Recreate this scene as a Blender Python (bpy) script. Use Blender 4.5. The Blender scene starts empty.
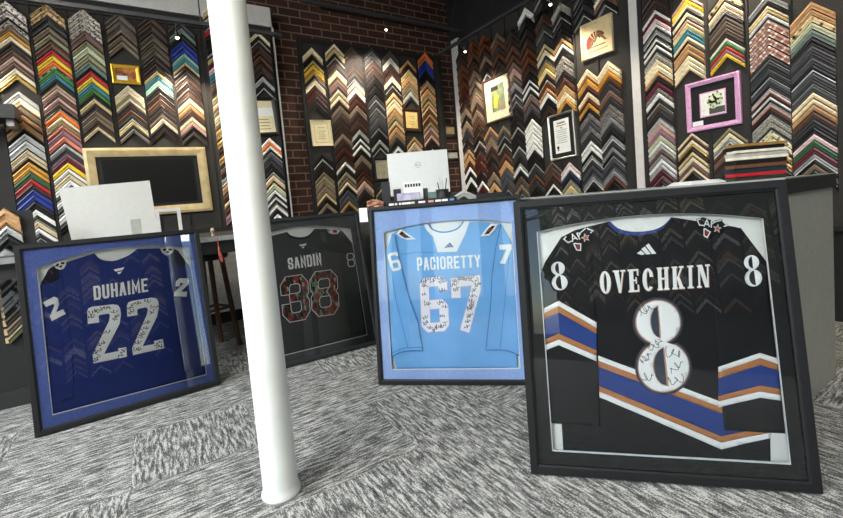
import bpy, bmesh, math, random
from mathutils import Vector, Matrix, noise
random.seed(7)
S = bpy.context.scene
C = S.collection
# ------------------------------------------------------------------ camera model (metres; X along the shop front, Y towards the brick wall)
F, PITCH, ROLL, CXP, CYP, YAW = 421.0905, 0.0672983, 0.0850199, 421.5, 231.8676, 0.5722432
EYE = Vector((0, 0, 1.0))
def room(x, y, z=0.0):
    c, s = math.cos(YAW), math.sin(YAW)
    return Vector((x*c + y*s, -x*s + y*c, z))
def ray(px, py):
    dx, dy = px-CXP, py-CYP
    c, s = math.cos(ROLL), math.sin(ROLL)
    a = dx*c-dy*s; b = dx*s+dy*c
    X = a/F; U = -b/F; cp, sp = math.cos(PITCH), math.sin(PITCH)
    return room(X, cp+sp*U, -sp+cp*U)
def onplane(px, py, p0, n):
    d = ray(px, py); t = (Vector(p0)-EYE).dot(n)/d.dot(n)
    return EYE+d*t
def onX(px, py, x): return onplane(px, py, (x, 0, 0), Vector((1, 0, 0)))
def onY(px, py, y): return onplane(px, py, (0, y, 0), Vector((0, 1, 0)))
def onZ(px, py, z): return onplane(px, py, (0, 0, z), Vector((0, 0, 1)))
def proj(P):
    v = Vector(P)-EYE; c, s = math.cos(YAW), math.sin(YAW)
    x = v.x*c - v.y*s; y = v.x*s + v.y*c; z = v.z
    cp, sp = math.cos(PITCH), math.sin(PITCH)
    D = y*cp - z*sp; U = y*sp + z*cp
    a = F*x/D; b = -F*U/D; c, s = math.cos(ROLL), math.sin(ROLL)
    return (CXP+a*c+b*s, CYP-a*s+b*c)
cam = bpy.data.cameras.new('camera'); co = bpy.data.objects.new('camera', cam); C.objects.link(co)
cp, sp = math.cos(PITCH), math.sin(PITCH); cr, sr = math.cos(ROLL), math.sin(ROLL)
R0 = Vector((1, 0, 0)); U0 = Vector((0, sp, cp)); F0 = Vector((0, cp, -sp))
rt = cr*R0 - sr*U0; up = sr*R0 + cr*U0
rt, up, fw = room(*rt), room(*up), room(*F0)
co.matrix_world = Matrix(((rt.x, up.x, -fw.x, 0), (rt.y, up.y, -fw.y, 0), (rt.z, up.z, -fw.z, 1.0), (0, 0, 0, 1)))
cam.sensor_fit = 'HORIZONTAL'; cam.sensor_width = 36; cam.lens = F/843*36
cam.shift_y = -(259-CYP)/843; cam.clip_start = .05
S.camera = co
# ------------------------------------------------------------------ materials
def lin(h):
    if isinstance(h, str):
        h = h.lstrip('#'); h = [int(h[i:i+2], 16)/255 for i in (0, 2, 4)]
    return tuple(((c+.055)/1.055)**2.4 if c > .04045 else c/12.92 for c in h)+(1,)
MATS = {}
def newmat(name):
    m = bpy.data.materials.new(name); m.use_nodes = True
    nt = m.node_tree; b = nt.nodes['Principled BSDF']
    return m, nt, b
def mat(name, col, rough=.5, metal=0, var=.12, scale=30, stretch=(1, 1, 1), bump=0, spec=.5, col2=None, emit=None):
    if name in MATS: return MATS[name]
    m, nt, b = newmat(name); N = nt.nodes.new; L = nt.links.new
    tc = N('ShaderNodeTexCoord'); mp = N('ShaderNodeMapping'); mp.inputs['Scale'].default_value = stretch
    nz = N('ShaderNodeTexNoise'); nz.inputs['Scale'].default_value = scale; nz.inputs['Detail'].default_value = 4
    L(tc.outputs['Object'], mp.inputs['Vector']); L(mp.outputs[0], nz.inputs['Vector'])
    rp = N('ShaderNodeValToRGB'); c = lin(col)
    lo = lin(col2) if col2 else tuple(x*(1-var) for x in c[:3])+(1,)
    hi = c if col2 else tuple(min(1, x*(1+var)) for x in c[:3])+(1,)
    rp.color_ramp.elements[0].position = .35; rp.color_ramp.elements[1].position = .65
    rp.color_ramp.elements[0].color = lo; rp.color_ramp.elements[1].color = hi
    L(nz.outputs['Fac'], rp.inputs[0]); L(rp.outputs[0], b.inputs['Base Color'])
    b.inputs['Roughness'].default_value = rough; b.inputs['Metallic'].default_value = metal
    b.inputs['Specular IOR Level'].default_value = spec
    if bump:
        bp = N('ShaderNodeBump'); bp.inputs['Strength'].default_value = bump; bp.inputs['Distance'].default_value = .01
        L(nz.outputs['Fac'], bp.inputs['Height']); L(bp.outputs[0], b.inputs['Normal'])
    if emit: b.inputs['Emission Color'].default_value = lin(col); b.inputs['Emission Strength'].default_value = emit
    MATS[name] = m; return m
def ornate(name, c1, c2, scale=90, rough=.35, metal=.2, kind='v'):
    if name in MATS: return MATS[name]
    m, nt, b = newmat(name); N = nt.nodes.new; L = nt.links.new
    tc = N('ShaderNodeTexCoord'); v = N('ShaderNodeTexVoronoi'); v.inputs['Scale'].default_value = scale
    L(tc.outputs['Object'], v.inputs['Vector'])
    rp = N('ShaderNodeValToRGB'); rp.color_ramp.elements[0].position = .25; rp.color_ramp.elements[1].position = .5
    rp.color_ramp.elements[0].color = lin(c1); rp.color_ramp.elements[1].color = lin(c2)
    L(v.outputs['Distance'], rp.inputs[0]); L(rp.outputs[0], b.inputs['Base Color'])
    bp = N('ShaderNodeBump'); bp.inputs['Strength'].default_value = .6; bp.inputs['Distance'].default_value = .006
    L(v.outputs['Distance'], bp.inputs['Height']); L(bp.outputs[0], b.inputs['Normal'])
    b.inputs['Roughness'].default_value = rough; b.inputs['Metallic'].default_value = metal
    MATS[name] = m; return m
# ------------------------------------------------------------------ mesh helpers
def link(name, bm, mats, parent=None, smooth=False, M=None):
    me = bpy.data.meshes.new(name); bm.normal_update(); bm.to_mesh(me); bm.free()
    for m in (mats if isinstance(mats, (list, tuple)) else [mats]): me.materials.append(m)
    if smooth:
        for p in me.polygons: p.use_smooth = True
    o = bpy.data.objects.new(name, me); C.objects.link(o)
    if parent: o.parent = parent
    if M: o.matrix_world = M
    return o
def tag(o, label=None, cat=None, group=None, kind=None):
    if label: o['label'] = label
    if cat: o['category'] = cat
    if group: o['group'] = group
    if kind: o['kind'] = kind
    return o
def empty(name, loc=(0, 0, 0), label=None, cat=None, group=None, rz=0, M=None):
    o = bpy.data.objects.new(name, None); C.objects.link(o); o.empty_display_size = .05
    if M: o.matrix_world = M
    else: o.location = loc; o.rotation_euler = (0, 0, rz)
    return tag(o, label, cat, group)
def box(bm, lo, hi, mi=0, M=None, bevel=0):
    x0, y0, z0 = lo; x1, y1, z1 = hi
    vs = [Vector(p) for p in ((x0,y0,z0),(x1,y0,z0),(x1,y1,z0),(x0,y1,z0),(x0,y0,z1),(x1,y0,z1),(x1,y1,z1),(x0,y1,z1))]
    if M: vs = [M @ v for v in vs]
    v = [bm.verts.new(p) for p in vs]; fs = []
    for f in ((0,3,2,1),(4,5,6,7),(0,1,5,4),(1,2,6,5),(2,3,7,6),(3,0,4,7)):
        fc = bm.faces.new([v[i] for i in f]); fc.material_index = mi; fs.append(fc)
    if bevel:
        es = list({e for f in fs for e in f.edges}); bmesh.ops.bevel(bm, geom=es, offset=bevel, segments=2, affect='EDGES', profile=.5)
    return fs
def prism(bm, base, z0, z1, mi=0):
    a = [bm.verts.new((p[0], p[1], z0)) for p in base]; b = [bm.verts.new((p[0], p[1], z1)) for p in base]
    n = len(base); bm.faces.new(a[::-1]).material_index = mi; bm.faces.new(b).material_index = mi
    for i in range(n): bm.faces.new((a[i], a[(i+1) % n], b[(i+1) % n], b[i])).material_index = mi
def lathe(bm, prof, n=24, cx=0, cy=0, mi=0, cap=True, M=None):
    rings = []
    for r, z in prof:
        rings.append([bm.verts.new((M @ Vector((cx+r*math.cos(2*math.pi*i/n), cy+r*math.sin(2*math.pi*i/n), z))) if M else (cx+r*math.cos(2*math.pi*i/n), cy+r*math.sin(2*math.pi*i/n), z)) for i in range(n)])
    for k in range(len(rings)-1):
        for i in range(n): bm.faces.new((rings[k][i], rings[k][(i+1) % n], rings[k+1][(i+1) % n], rings[k+1][i])).material_index = mi
    if cap:
        bm.faces.new(rings[0][::-1]).material_index = mi; bm.faces.new(rings[-1]).material_index = mi
def tube(bm, pts, r, n=8, mi=0):
    pts = [Vector(p) for p in pts]; rings = []
    for i, p in enumerate(pts):
        d = (pts[min(i+1, len(pts)-1)]-pts[max(i-1, 0)]).normalized()
        u = d.orthogonal().normalized() if i == 0 else (u-d*u.dot(d)).normalized()
        w = d.cross(u); rr = r[i] if isinstance(r, (list, tuple)) else r
        rings.append([bm.verts.new(p+(u*math.cos(2*math.pi*k/n)+w*math.sin(2*math.pi*k/n))*rr) for k in range(n)])
    for a, b in zip(rings, rings[1:]):
        for k in range(n): bm.faces.new((a[k], a[(k+1) % n], b[(k+1) % n], b[k])).material_index = mi
    bm.faces.new(rings[0][::-1]).material_index = mi; bm.faces.new(rings[-1]).material_index = mi
def slab(bm, loops, w1, w0=None, fold=None, grid=0, mi=0, smooth=True):
    """a filled outline with holes; front at w1 (+fold), border walls back to w0"""
    if len(loops) == 1 and len(loops[0]) == 4 and not grid and w0 is not None and isinstance(loops[0][0], Vector):
        q = loops[0]; h_ = [w1+(fold(p[0], p[1]) if fold else 0) for p in q]
        t_ = [bm.verts.new((p[0], p[1], z)) for p, z in zip(q, h_)]; b_ = [bm.verts.new((p[0], p[1], w0)) for p in q]
        bm.faces.new(t_).material_index = mi
        for i in range(4): bm.faces.new((b_[i], b_[(i+1) % 4], t_[(i+1) % 4], t_[i])).material_index = mi
        return
    t = bmesh.new(); es = []
    for lp in loops:
        q = [lp[0]]
        for p in lp[1:]:
            if (Vector(p[:2])-Vector(q[-1][:2])).length > 1e-5: q.append(p)
        vs = [t.verts.new((p[0], p[1], 0)) for p in q]
        es += [t.edges.new((vs[i], vs[(i+1) % len(vs)])) for i in range(len(vs))]
    bmesh.ops.triangle_fill(t, edges=es, use_beauty=True, use_dissolve=False)
    for f in t.faces:
        if f.normal.z < 0: f.normal_flip()
    if grid:
        xs = [v.co.x for v in t.verts]; ys = [v.co.y for v in t.verts]
        for ax, lo, hi in ((0, min(xs), max(xs)), (1, min(ys), max(ys))):
            k = math.ceil(lo/grid)
            while k*grid < hi:
                n = (1, 0, 0) if ax == 0 else (0, 1, 0)
                bmesh.ops.bisect_plane(t, geom=t.verts[:]+t.edges[:]+t.faces[:], plane_co=(k*grid*n[0], k*grid*n[1], 0), plane_no=n, dist=1e-6)
                k += 1
    for v in t.verts: v.co.z = w1+(fold(v.co.x, v.co.y) if fold else 0)
    if w0 is not None:
        be = [e for e in t.edges if e.is_boundary]
        r = bmesh.ops.extrude_edge_only(t, edges=be)
        for g in r['geom']:
            if isinstance(g, bmesh.types.BMVert): g.co.z = w0
    for f in t.faces: f.material_index = mi
    me = bpy.data.meshes.new('t'); t.to_mesh(me); t.free(); bm.from_mesh(me); bpy.data.meshes.remove(me)
def ribbon(pts, w, closed=False):
    """outline(s) of a mitred stroke"""
    P = [Vector(p[:2]) for p in pts]; n = len(P); L = []; Rr = []
    for i in range(n):
        if closed: a, b, c = P[i-1], P[i], P[(i+1) % n]
        else: a, b, c = P[max(i-1, 0)], P[i], P[min(i+1, n-1)]
        d1 = (b-a).normalized() if (b-a).length > 1e-9 else (c-b).normalized()
        d2 = (c-b).normalized() if (c-b).length > 1e-9 else d1
        m = (d1+d2); m = m.normalized() if m.length > 1e-6 else d1
        nn = Vector((-m.y, m.x)); k = w/2/max(.35, nn.dot(Vector((-d1.y, d1.x))))
        e = Vector((0, 0))
        L.append(b+nn*k); Rr.append(b-nn*k)
    out = []
    for i in range(n if closed else n-1):
        j = (i+1) % n; q = [Rr[i], Rr[j], L[j], L[i]]
        ar = sum(q[k].x*q[(k+1) % 4].y-q[(k+1) % 4].x*q[k].y for k in range(4))
        d = P[j]-P[i]
        if ar <= 0 or (Rr[j]-Rr[i]).dot(d) < 0 or (L[j]-L[i]).dot(d) < 0:
            if d.length < 1e-6: continue
            k = Vector((-d.y, d.x)).normalized()*w/2; q = [P[i]-k, P[j]-k, P[j]+k, P[i]+k]
        out.append([q])
    return out
# ------------------------------------------------------------------ room shell
BX0, BX1, BY0, BY1, H = -3.6, 3.7, -3.2, 4.65, 4.3
def struct(name, bm, m): return tag(link(name, bm, m), kind='structure')
# carpet
cm, nt, b = newmat('carpet_tile'); N = nt.nodes.new; L = nt.links.new
tc = N('ShaderNodeTexCoord')
mp = N('ShaderNodeMapping'); mp.inputs['Scale'].default_value = (2, 2, 2); mp.inputs['Location'].default_value = (.33, .1, 0); L(tc.outputs['Object'], mp.inputs['Vector'])
fl = N('ShaderNodeVectorMath'); fl.operation = 'FLOOR'; L(mp.outputs[0], fl.inputs[0])
wn = N('ShaderNodeTexWhiteNoise'); wn.noise_dimensions = '2D'; L(fl.outputs[0], wn.inputs['Vector'])
gt = N('ShaderNodeMath'); gt.operation = 'GREATER_THAN'; gt.inputs[1].default_value = .5; L(wn.outputs['Value'], gt.inputs[0])
def streak(sc):
    m_ = N('ShaderNodeMapping'); m_.inputs['Scale'].default_value = sc; L(tc.outputs['Object'], m_.inputs['Vector'])
    n1 = N('ShaderNodeTexNoise'); n1.inputs['Scale'].default_value = 1; n1.inputs['Detail'].default_value = 3; n1.inputs['Roughness'].default_value = .6; L(m_.outputs[0], n1.inputs['Vector'])
    m2 = N('ShaderNodeMapping'); m2.inputs['Scale'].default_value = tuple(x*.28 for x in sc); m2.inputs['Location'].default_value = (3, 5, 0); L(tc.outputs['Object'], m2.inputs['Vector'])
    n2 = N('ShaderNodeTexNoise'); n2.inputs['Scale'].default_value = 1; n2.inputs['Detail'].default_value = 2; L(m2.outputs[0], n2.inputs['Vector'])
    ad = N('ShaderNodeMath'); ad.operation = 'MULTIPLY_ADD'; ad.inputs[1].default_value = .55; L(n2.outputs[0], ad.inputs[0])
    ml = N('ShaderNodeMath'); ml.operation = 'MULTIPLY'; ml.inputs[1].default_value = .45; L(n1.outputs[0], ml.inputs[0]); L(ml.outputs[0], ad.inputs[2])
    return ad
sa, sb = streak((42, 300, 1)), streak((300, 42, 1))
mx = N('ShaderNodeMix'); mx.data_type = 'FLOAT'; L(gt.outputs[0], mx.inputs[0]); L(sa.outputs[0], mx.inputs[2]); L(sb.outputs[0], mx.inputs[3])
fn = N('ShaderNodeTexNoise'); fn.inputs['Scale'].default_value = 200; fn.inputs['Detail'].default_value = 2; L(tc.outputs['Object'], fn.inputs['Vector'])
ad = N('ShaderNodeMath'); ad.operation = 'MULTIPLY_ADD'; ad.inputs[1].default_value = .40; L(fn.outputs[0], ad.inputs[0]); L(mx.outputs[0], ad.inputs[2])
rp = N('ShaderNodeValToRGB'); e = rp.color_ramp.elements
e[0].position = .50; e[0].color = lin('1f2020'); e[1].position = .79; e[1].color = lin('b8b8b3')
x_ = rp.color_ramp.elements.new(.68); x_.color = lin('5f605e')
L(ad.outputs[0], rp.inputs[0]); L(rp.outputs[0], b.inputs['Base Color']); b.inputs['Roughness'].default_value = .95; b.inputs['Specular IOR Level'].default_value = .1
bp = N('ShaderNodeBump'); bp.inputs['Strength'].default_value = .5; bp.inputs['Distance'].default_value = .004; L(ad.outputs[0], bp.inputs['Height']); L(bp.outputs[0], b.inputs['Normal'])
CARPET = cm
bm = bmesh.new(); box(bm, (BX0-.1, BY0-.1, -.1), (BX1+.1, BY1+.1, 0)); struct('floor', bm, CARPET)
DARKP = mat('dark_ceiling_paint', '141414', .9)
bm = bmesh.new(); box(bm, (BX0-.1, BY0-.1, H), (BX1+.1, BY1+.1, H+.1)); struct('ceiling', bm, DARKP)
# brick
bmt, nt, b = newmat('dark_brick'); N = nt.nodes.new; L = nt.links.new
tc = N('ShaderNodeTexCoord'); sx = N('ShaderNodeSeparateXYZ'); cx_ = N('ShaderNodeCombineXYZ'); L(tc.outputs['Object'], sx.inputs[0])
L(sx.outputs[0], cx_.inputs[0]); L(sx.outputs[2], cx_.inputs[1])
bk = N('ShaderNodeTexBrick'); bk.inputs['Scale'].default_value = 1; bk.inputs['Brick Width'].default_value = .235; bk.inputs['Row Height'].default_value = .085
bk.inputs['Mortar Size'].default_value = .007; bk.inputs['Color1'].default_value = lin('4c2a1f'); bk.inputs['Color2'].default_value = lin('2e1813'); bk.inputs['Mortar'].default_value = lin('84715f')
bk.inputs['Bias'].default_value = -.2
L(cx_.outputs[0], bk.inputs['Vector'])
nz = N('ShaderNodeTexNoise'); nz.inputs['Scale'].default_value = 14; nz.inputs['Detail'].default_value = 5; L(cx_.outputs[0], nz.inputs['Vector'])
mm = N('ShaderNodeMix'); mm.data_type = 'RGBA'; mm.blend_type = 'MULTIPLY'; mm.inputs[0].default_value = .7
L(bk.outputs[0], mm.inputs[6]); L(nz.outputs['Color'], mm.inputs[7])
gm = N('ShaderNodeMix'); gm.data_type = 'RGBA'; gm.blend_type = 'MIX'; gm.inputs[0].default_value = .5; L(bk.outputs[0], gm.inputs[6]); L(mm.outputs[2], gm.inputs[7])
L(gm.outputs[2], b.inputs['Base Color']); b.inputs['Roughness'].default_value = .85
bp = N('ShaderNodeBump'); bp.inputs['Strength'].default_value = .8; bp.inputs['Distance'].default_value = .01; bp.invert = True; L(bk.outputs['Fac'], bp.inputs['Height']); L(bp.outputs[0], b.inputs['Normal'])
bm = bmesh.new(); box(bm, (BX0-.1, BY1, 0), (BX1, BY1+.1, H)); struct('wall_back', bm, bmt)
WALLP = mat('grey_wall_paint', '3c3c3b', .8); BLACKW = mat('black_wall_paint', '1c1c1c', .8)
bm = bmesh.new(); box(bm, (BX1, BY0-.1, 0), (BX1+.1, BY1+.1, H)); struct('wall_right', bm, BLACKW)
# left display wall, standing proud of the brick
LW = 4.5; LEND = onY(276, 60, LW).x
bm = bmesh.new(); box(bm, (BX0, LW, 0), (LEND, BY1, 3.12)); struct('wall_left', bm, BLACKW)
WHITE = mat('white_trim_paint', 'cfccc8', .5, var=.04)
zt = onY(150, 9.5, LW).z; zt2 = onY(262, 11, LW).z
bm = bmesh.new(); box(bm, (BX0, LW-.02, zt+.0), (LEND, LW, 3.12)); box(bm, (LEND-.014, LW-.02, 0), (LEND, LW, 3.12)); struct('trim_1', bm, WHITE)
bm = bmesh.new(); yb = [onX(449.5, 60, 3.7).y, onX(460.5, 180, 3.7).y]
box(bm, (3.66, 4.42, 0), (3.7, 4.56, 3.13)); struct('trim_2', bm, WHITE)
p1 = onX(632, 60, 3.7); ytr0, ytr1 = onX(629.5, 20, 3.66).y, onX(637.5, 20, 3.66).y
bm = bmesh.new(); box(bm, (3.65, ytr1, 0), (3.7, ytr0, 3.13)); struct('trim_3', bm, WHITE)
print('trim', LEND, zt, zt2, yb, ytr0, ytr1)
# storefront behind the camera: two walls with window openings
def wall_with_windows(name, axis, pos, a0, a1, wins, z0, z1, th=.12):
    bm = bmesh.new(); s = -1
    def bx(u0, u1, q0, q1):
        if axis == 'x': box(bm, (pos-th, u0, q0), (pos, u1, q1))
        else: box(bm, (u0, pos-th, q0), (u1, pos, q1))
    bx(a0, a1, 0, z0); bx(a0, a1, z1, H); cur = a0
    for u0, u1 in wins: bx(cur, u0, z0, z1); cur = u1
    bx(cur, a1, z0, z1); struct(name, bm, WALLP)
W_SIDE = [(-2.9, -1.5), (-1.35, 0.05), (.2, 1.6), (1.75, 3.15)]
wall_with_windows('wall_side', 'x', BX0, BY0, LW, W_SIDE, .35, 3.3)
W_FR = [(-3.5, -2.75), (.72, 1.25)]
wall_with_windows('wall_front', 'y', BY0, BX0, BX1, W_FR, .35, 3.1)
BLK = mat('black_window_frame', '1a1a1a', .5)
wi = 0
def winframe(axis, pos, u0, u1, z0, z1):
    global wi; wi += 1; bm = bmesh.new(); t = .05
    def bx(a, b_, q0, q1):
        if axis == 'x': box(bm, (pos-.09, a, q0), (pos-.03, b_, q1))
        else: box(bm, (a, pos-.09, q0), (b_, pos-.03, q1))
    bx(u0, u0+t, z0, z1); bx(u1-t, u1, z0, z1); bx(u0+t, u1-t, z0, z0+t); bx(u0+t, u1-t, z1-t, z1); bx(u0+t, u1-t, 2.45, 2.5)
    struct('window_%d' % wi, bm, BLK)
for u in W_SIDE: winframe('x', BX0, u[0], u[1], .35, 3.3)
for u in W_FR: winframe('y', BY0, u[0], u[1], .35, 3.1)
# pavement and street trees outside, seen reflected in the glazing
bm = bmesh.new(); box(bm, (-16, -14, -.2), (BX0-.13, 12, -.12)); box(bm, (BX0-.13, -14, -.2), (10, BY0-.13, -.12)); struct('ground', bm, mat('pavement', 'a9a6a0', .9, scale=5))
BARK = mat('bark', '54463a', .9); 
LEAF = ornate('tree_foliage', 'a8bf72', '3f6428', 9, .7, 0)
def tree(x, y, h, label):
    t = empty('street_tree', (x, y, -.12), label, 'tree', 'street trees outside the shop windows')
    bm = bmesh.new(); tube(bm, [(0, 0, 0), (.05, 0, h*.3), (0, .05, h*.6)], [.14, .11, .07], 10); link('trunk', bm, BARK, t)
    bm = bmesh.new()
    for k in range(16):
        a = random.uniform(0, 6.28); r = random.uniform(0, h*.2); c = Vector((r*math.cos(a), r*math.sin(a), h*random.uniform(.42, .95)))
        bmesh.ops.create_icosphere(bm, subdivisions=3, radius=h*random.uniform(.1, .16), matrix=Matrix.Translation(c))
    for v in bm.verts: v.co += noise.noise_vector(v.co*3.5)*.22
    link('crown', bm, LEAF, t)
tree(-6.8, -1.6, 4.4, 'leafy street tree outside nearest the corner of the shop windows')
tree(-7.4, 1.7, 4.8, 'leafy street tree outside beyond the middle side windows')
tree(-5.2, -6.6, 4.6, 'leafy street tree outside the front window on the left')
# ------------------------------------------------------------------ moulding samples
# code: (words, hex, roughness, metallic)
PAL = {'K': ('black', '100f0f', .4, 0), 'k': ('charcoal', '2c2c2d', .5, 0), 'g': ('dark grey', '44454a', .5, 0), 'G': ('mid grey', '8b8c8c', .45, .2),
 's': ('silver grey', 'b9bab6', .35, .3), 'W': ('white', 'f0eee8', .45, 0), 'C': ('cream', 'e9dcba', .45, 0), 'c': ('pale beige', 'cdbb98', .5, 0),
 'T': ('tan', 'b98f61', .5, 0), 't': ('taupe', '7d6c58', .5, 0), 'u': ('dark taupe', '4b4138', .5, 0), 'B': ('brown', '5b3a26', .45, 0), 'b': ('dark brown', '2f1f18', .45, 0),
 'd': ('near-black brown', '1b1412', .45, 0), 'r': ('reddish brown', '4c2219', .4, 0), 'O': ('orange', 'e0762c', .45, 0), 'o': ('golden orange', 'd59a35', .4, .1),
 'Y': ('yellow', 'e8c22e', .45, 0), 'R': ('red', 'b92a2c', .4, 0), 'N': ('royal blue', '22378f', .4, 0), 'n': ('navy', '20283f', .45, 0), 'E': ('green', '46803a', .45, 0),
 'e': ('dark green', '2f5a36', .45, 0), 'L': ('teal', '3f7f8c', .45, 0), 'l': ('pale teal', '8fb5a6', .45, 0), 'P': ('pink', 'c9a294', .5, 0), 'p': ('rose brown', '70544a', .5, 0),
 'V': ('mauve', '93707f', .5, 0), 'U': ('burgundy', '5e1c2b', .4, 0), 'S': ('salmon', 'cd7a62', .45, 0), 'H': ('olive khaki', '8d8764', .5, 0), 'h': ('pale sage', 'b7bb9c', .5, 0),
 'M': ('gold', 'c2a25c', .3, .5), 'm': ('champagne gold', 'd9c793', .35, .3), 'A': ('rust brown', '5e3317', .4, 0), 'q': ('grey green', '65756c', .5, 0),
 'v': ('light pink', 'e0c4c4', .5, 0), 'w': ('weathered brown', '7a6653', .6, 0),
 '1': ('ornate black and silver', ('2b2522', 'cfc6bb', 60)), '2': ('ornate gold and brown', ('3d2a18', 'c7a878', 60)), '3': ('mottled white', ('d9d5c9', '8f8b80', 120)),
 '4': ('red and white brick-patterned', ('ece2d2', 'a07468', 46)), '5': ('cream with dark dots', ('2f2a22', 'dfc79b', 38)), '6': ('crackled cream', ('6e6448', 'e6dcb4', 45)),
 '7': ('ornate tan', ('5d4326', 'c9a468', 70)), '8': ('speckled dark grey', ('1f1f1f', '8b8780', 90)), '9': ('white paint-dashed dark', ('f2f2f2', '2e3a2c', 30))}
LIPS = {'K': 's', 'k': 'G', 'B': 'b', 'T': 'B', 'C': 'T', 'W': 's', 'r': 'd', 'o': 'T', 't': 'u', 'M': 'b', 'P': 't', 'p': 'b', 'u': 't', 'b': 'B', 'A': 'b', 'G': 'W', 'd': 'u', 'H': 'u', 'c': 'B', 'm': 'B', 'S': 'U'}
def pmat(c):
    v = PAL[c]
    if isinstance(v[1], tuple): return ornate('moulding_'+v[0].replace(' ', '_'), v[1][0], v[1][1], v[1][2])
    return mat('moulding_'+v[0].replace(' ', '_'), v[1], v[2], v[3], .16, 26, (1, 1, 3))
PROF = [(0, 0), (0, .016), (.05, .024), (.3, .026), (.42, .020), (.66, .016), (.68, .019), (.82, .019), (.84, .004), (1, .003), (1, 0)]
SIDE = mat('dark_side_shadow', '120f0e', .8)  # dark raw sides; their colour also paints shadow lines between samples
def chevron(bm, hw, t, ztop, cx, mi, lip, org, ax, nr, depth=1.0, slope=1.0, side=None):
    """one mitred corner sample: ax = along wall, nr = out of wall"""
    rows = []
    for s, d in PROF:
        rows.append([bm.verts.new(org+ax*(cx+k*hw)+Vector((0, 0, ztop-s*t-abs(k)*hw*slope))+nr*d*depth) for k in (-1, 0, 1)])
    n = len(rows)
    for i in range(n):
        a, b_ = rows[i], rows[(i+1) % n]
        for k in (0, 1):
            f = bm.faces.new((a[k], b_[k], b_[k+1], a[k+1])); f.material_index = lip if 5 <= i <= 7 else (side if side is not None and i in (0, 8, 9) else mi)
    for k in (0, 2):
        f = bm.faces.new([r[k] for r in (rows if k == 0 else rows[::-1])]); f.material_index = mi
SAMPLES = []   # (area, dict)
ORD = ['first', 'second', 'third', 'fourth', 'fifth', 'sixth', 'seventh', 'eighth', 'ninth', 'tenth', 'eleventh', 'twelfth', 'thirteenth', 'fourteenth', 'fifteenth',
 'sixteenth', 'seventeenth', 'eighteenth', 'nineteenth', 'twentieth', 'twenty-first', 'twenty-second', 'twenty-third', 'twenty-fourth', 'twenty-fifth', 'twenty-sixth', 'twenty-seventh', 'twenty-eighth', 'twenty-ninth', 'thirtieth', 'thirty-first', 'thirty-second', 'thirty-third', 'thirty-fourth', 'thirty-fifth', 'thirty-sixth', 'thirty-seventh', 'thirty-eighth', 'thirty-ninth', 'fortieth', 'forty-first', 'forty-second', 'forty-third', 'forty-fourth']
def zat(axis, pos, u, py):
    lo, hi = -.5, 4.2
    for _ in range(40):
        m = (lo+hi)/2; P = (pos, u, m) if axis == 'x' else (u, pos, m)
        if proj(P)[1] > py: lo = m
        else: hi = m
    return (lo+hi)/2
def column(axis, pos, u, hw, spec, where, colname, seg=1.0):
    """spec: 'code@y code@y ...'  y = image row of the apex; code x = bare board"""
    toks = [(a.split('@')[0], float(a.split('@')[1])) for a in spec.split()]
    zs = [zat(axis, pos, u, y) for _, y in toks]; i = 0
    for k, (c, y) in enumerate(toks):
        if c == 'x' or k+1 >= len(toks): continue
        t = zs[k]-zs[k+1]; i += 1
        P = (pos, u, zs[k]) if axis == 'x' else (u, pos, zs[k])
        X, Y = proj(P); a = abs(proj((pos, u+hw, zs[k]) if axis == 'x' else (u+hw, pos, zs[k]))[0]-X)*2*(toks[k+1][1]-y)
        if Y < -8 or X < -18 or X > 870: a *= .05
        SAMPLES.append((a, dict(axis=axis, pos=pos, u=u, hw=hw, c=c, z=zs[k], t=t*.97, where=where, col=colname, i=i)))
def colu(axis, pos, px, py): return onX(px, py, pos).y if axis == 'x' else onY(px, py, pos).x
BP = .03
YL = LW-BP; YB = BY1-BP; XR = 3.7-BP
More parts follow.
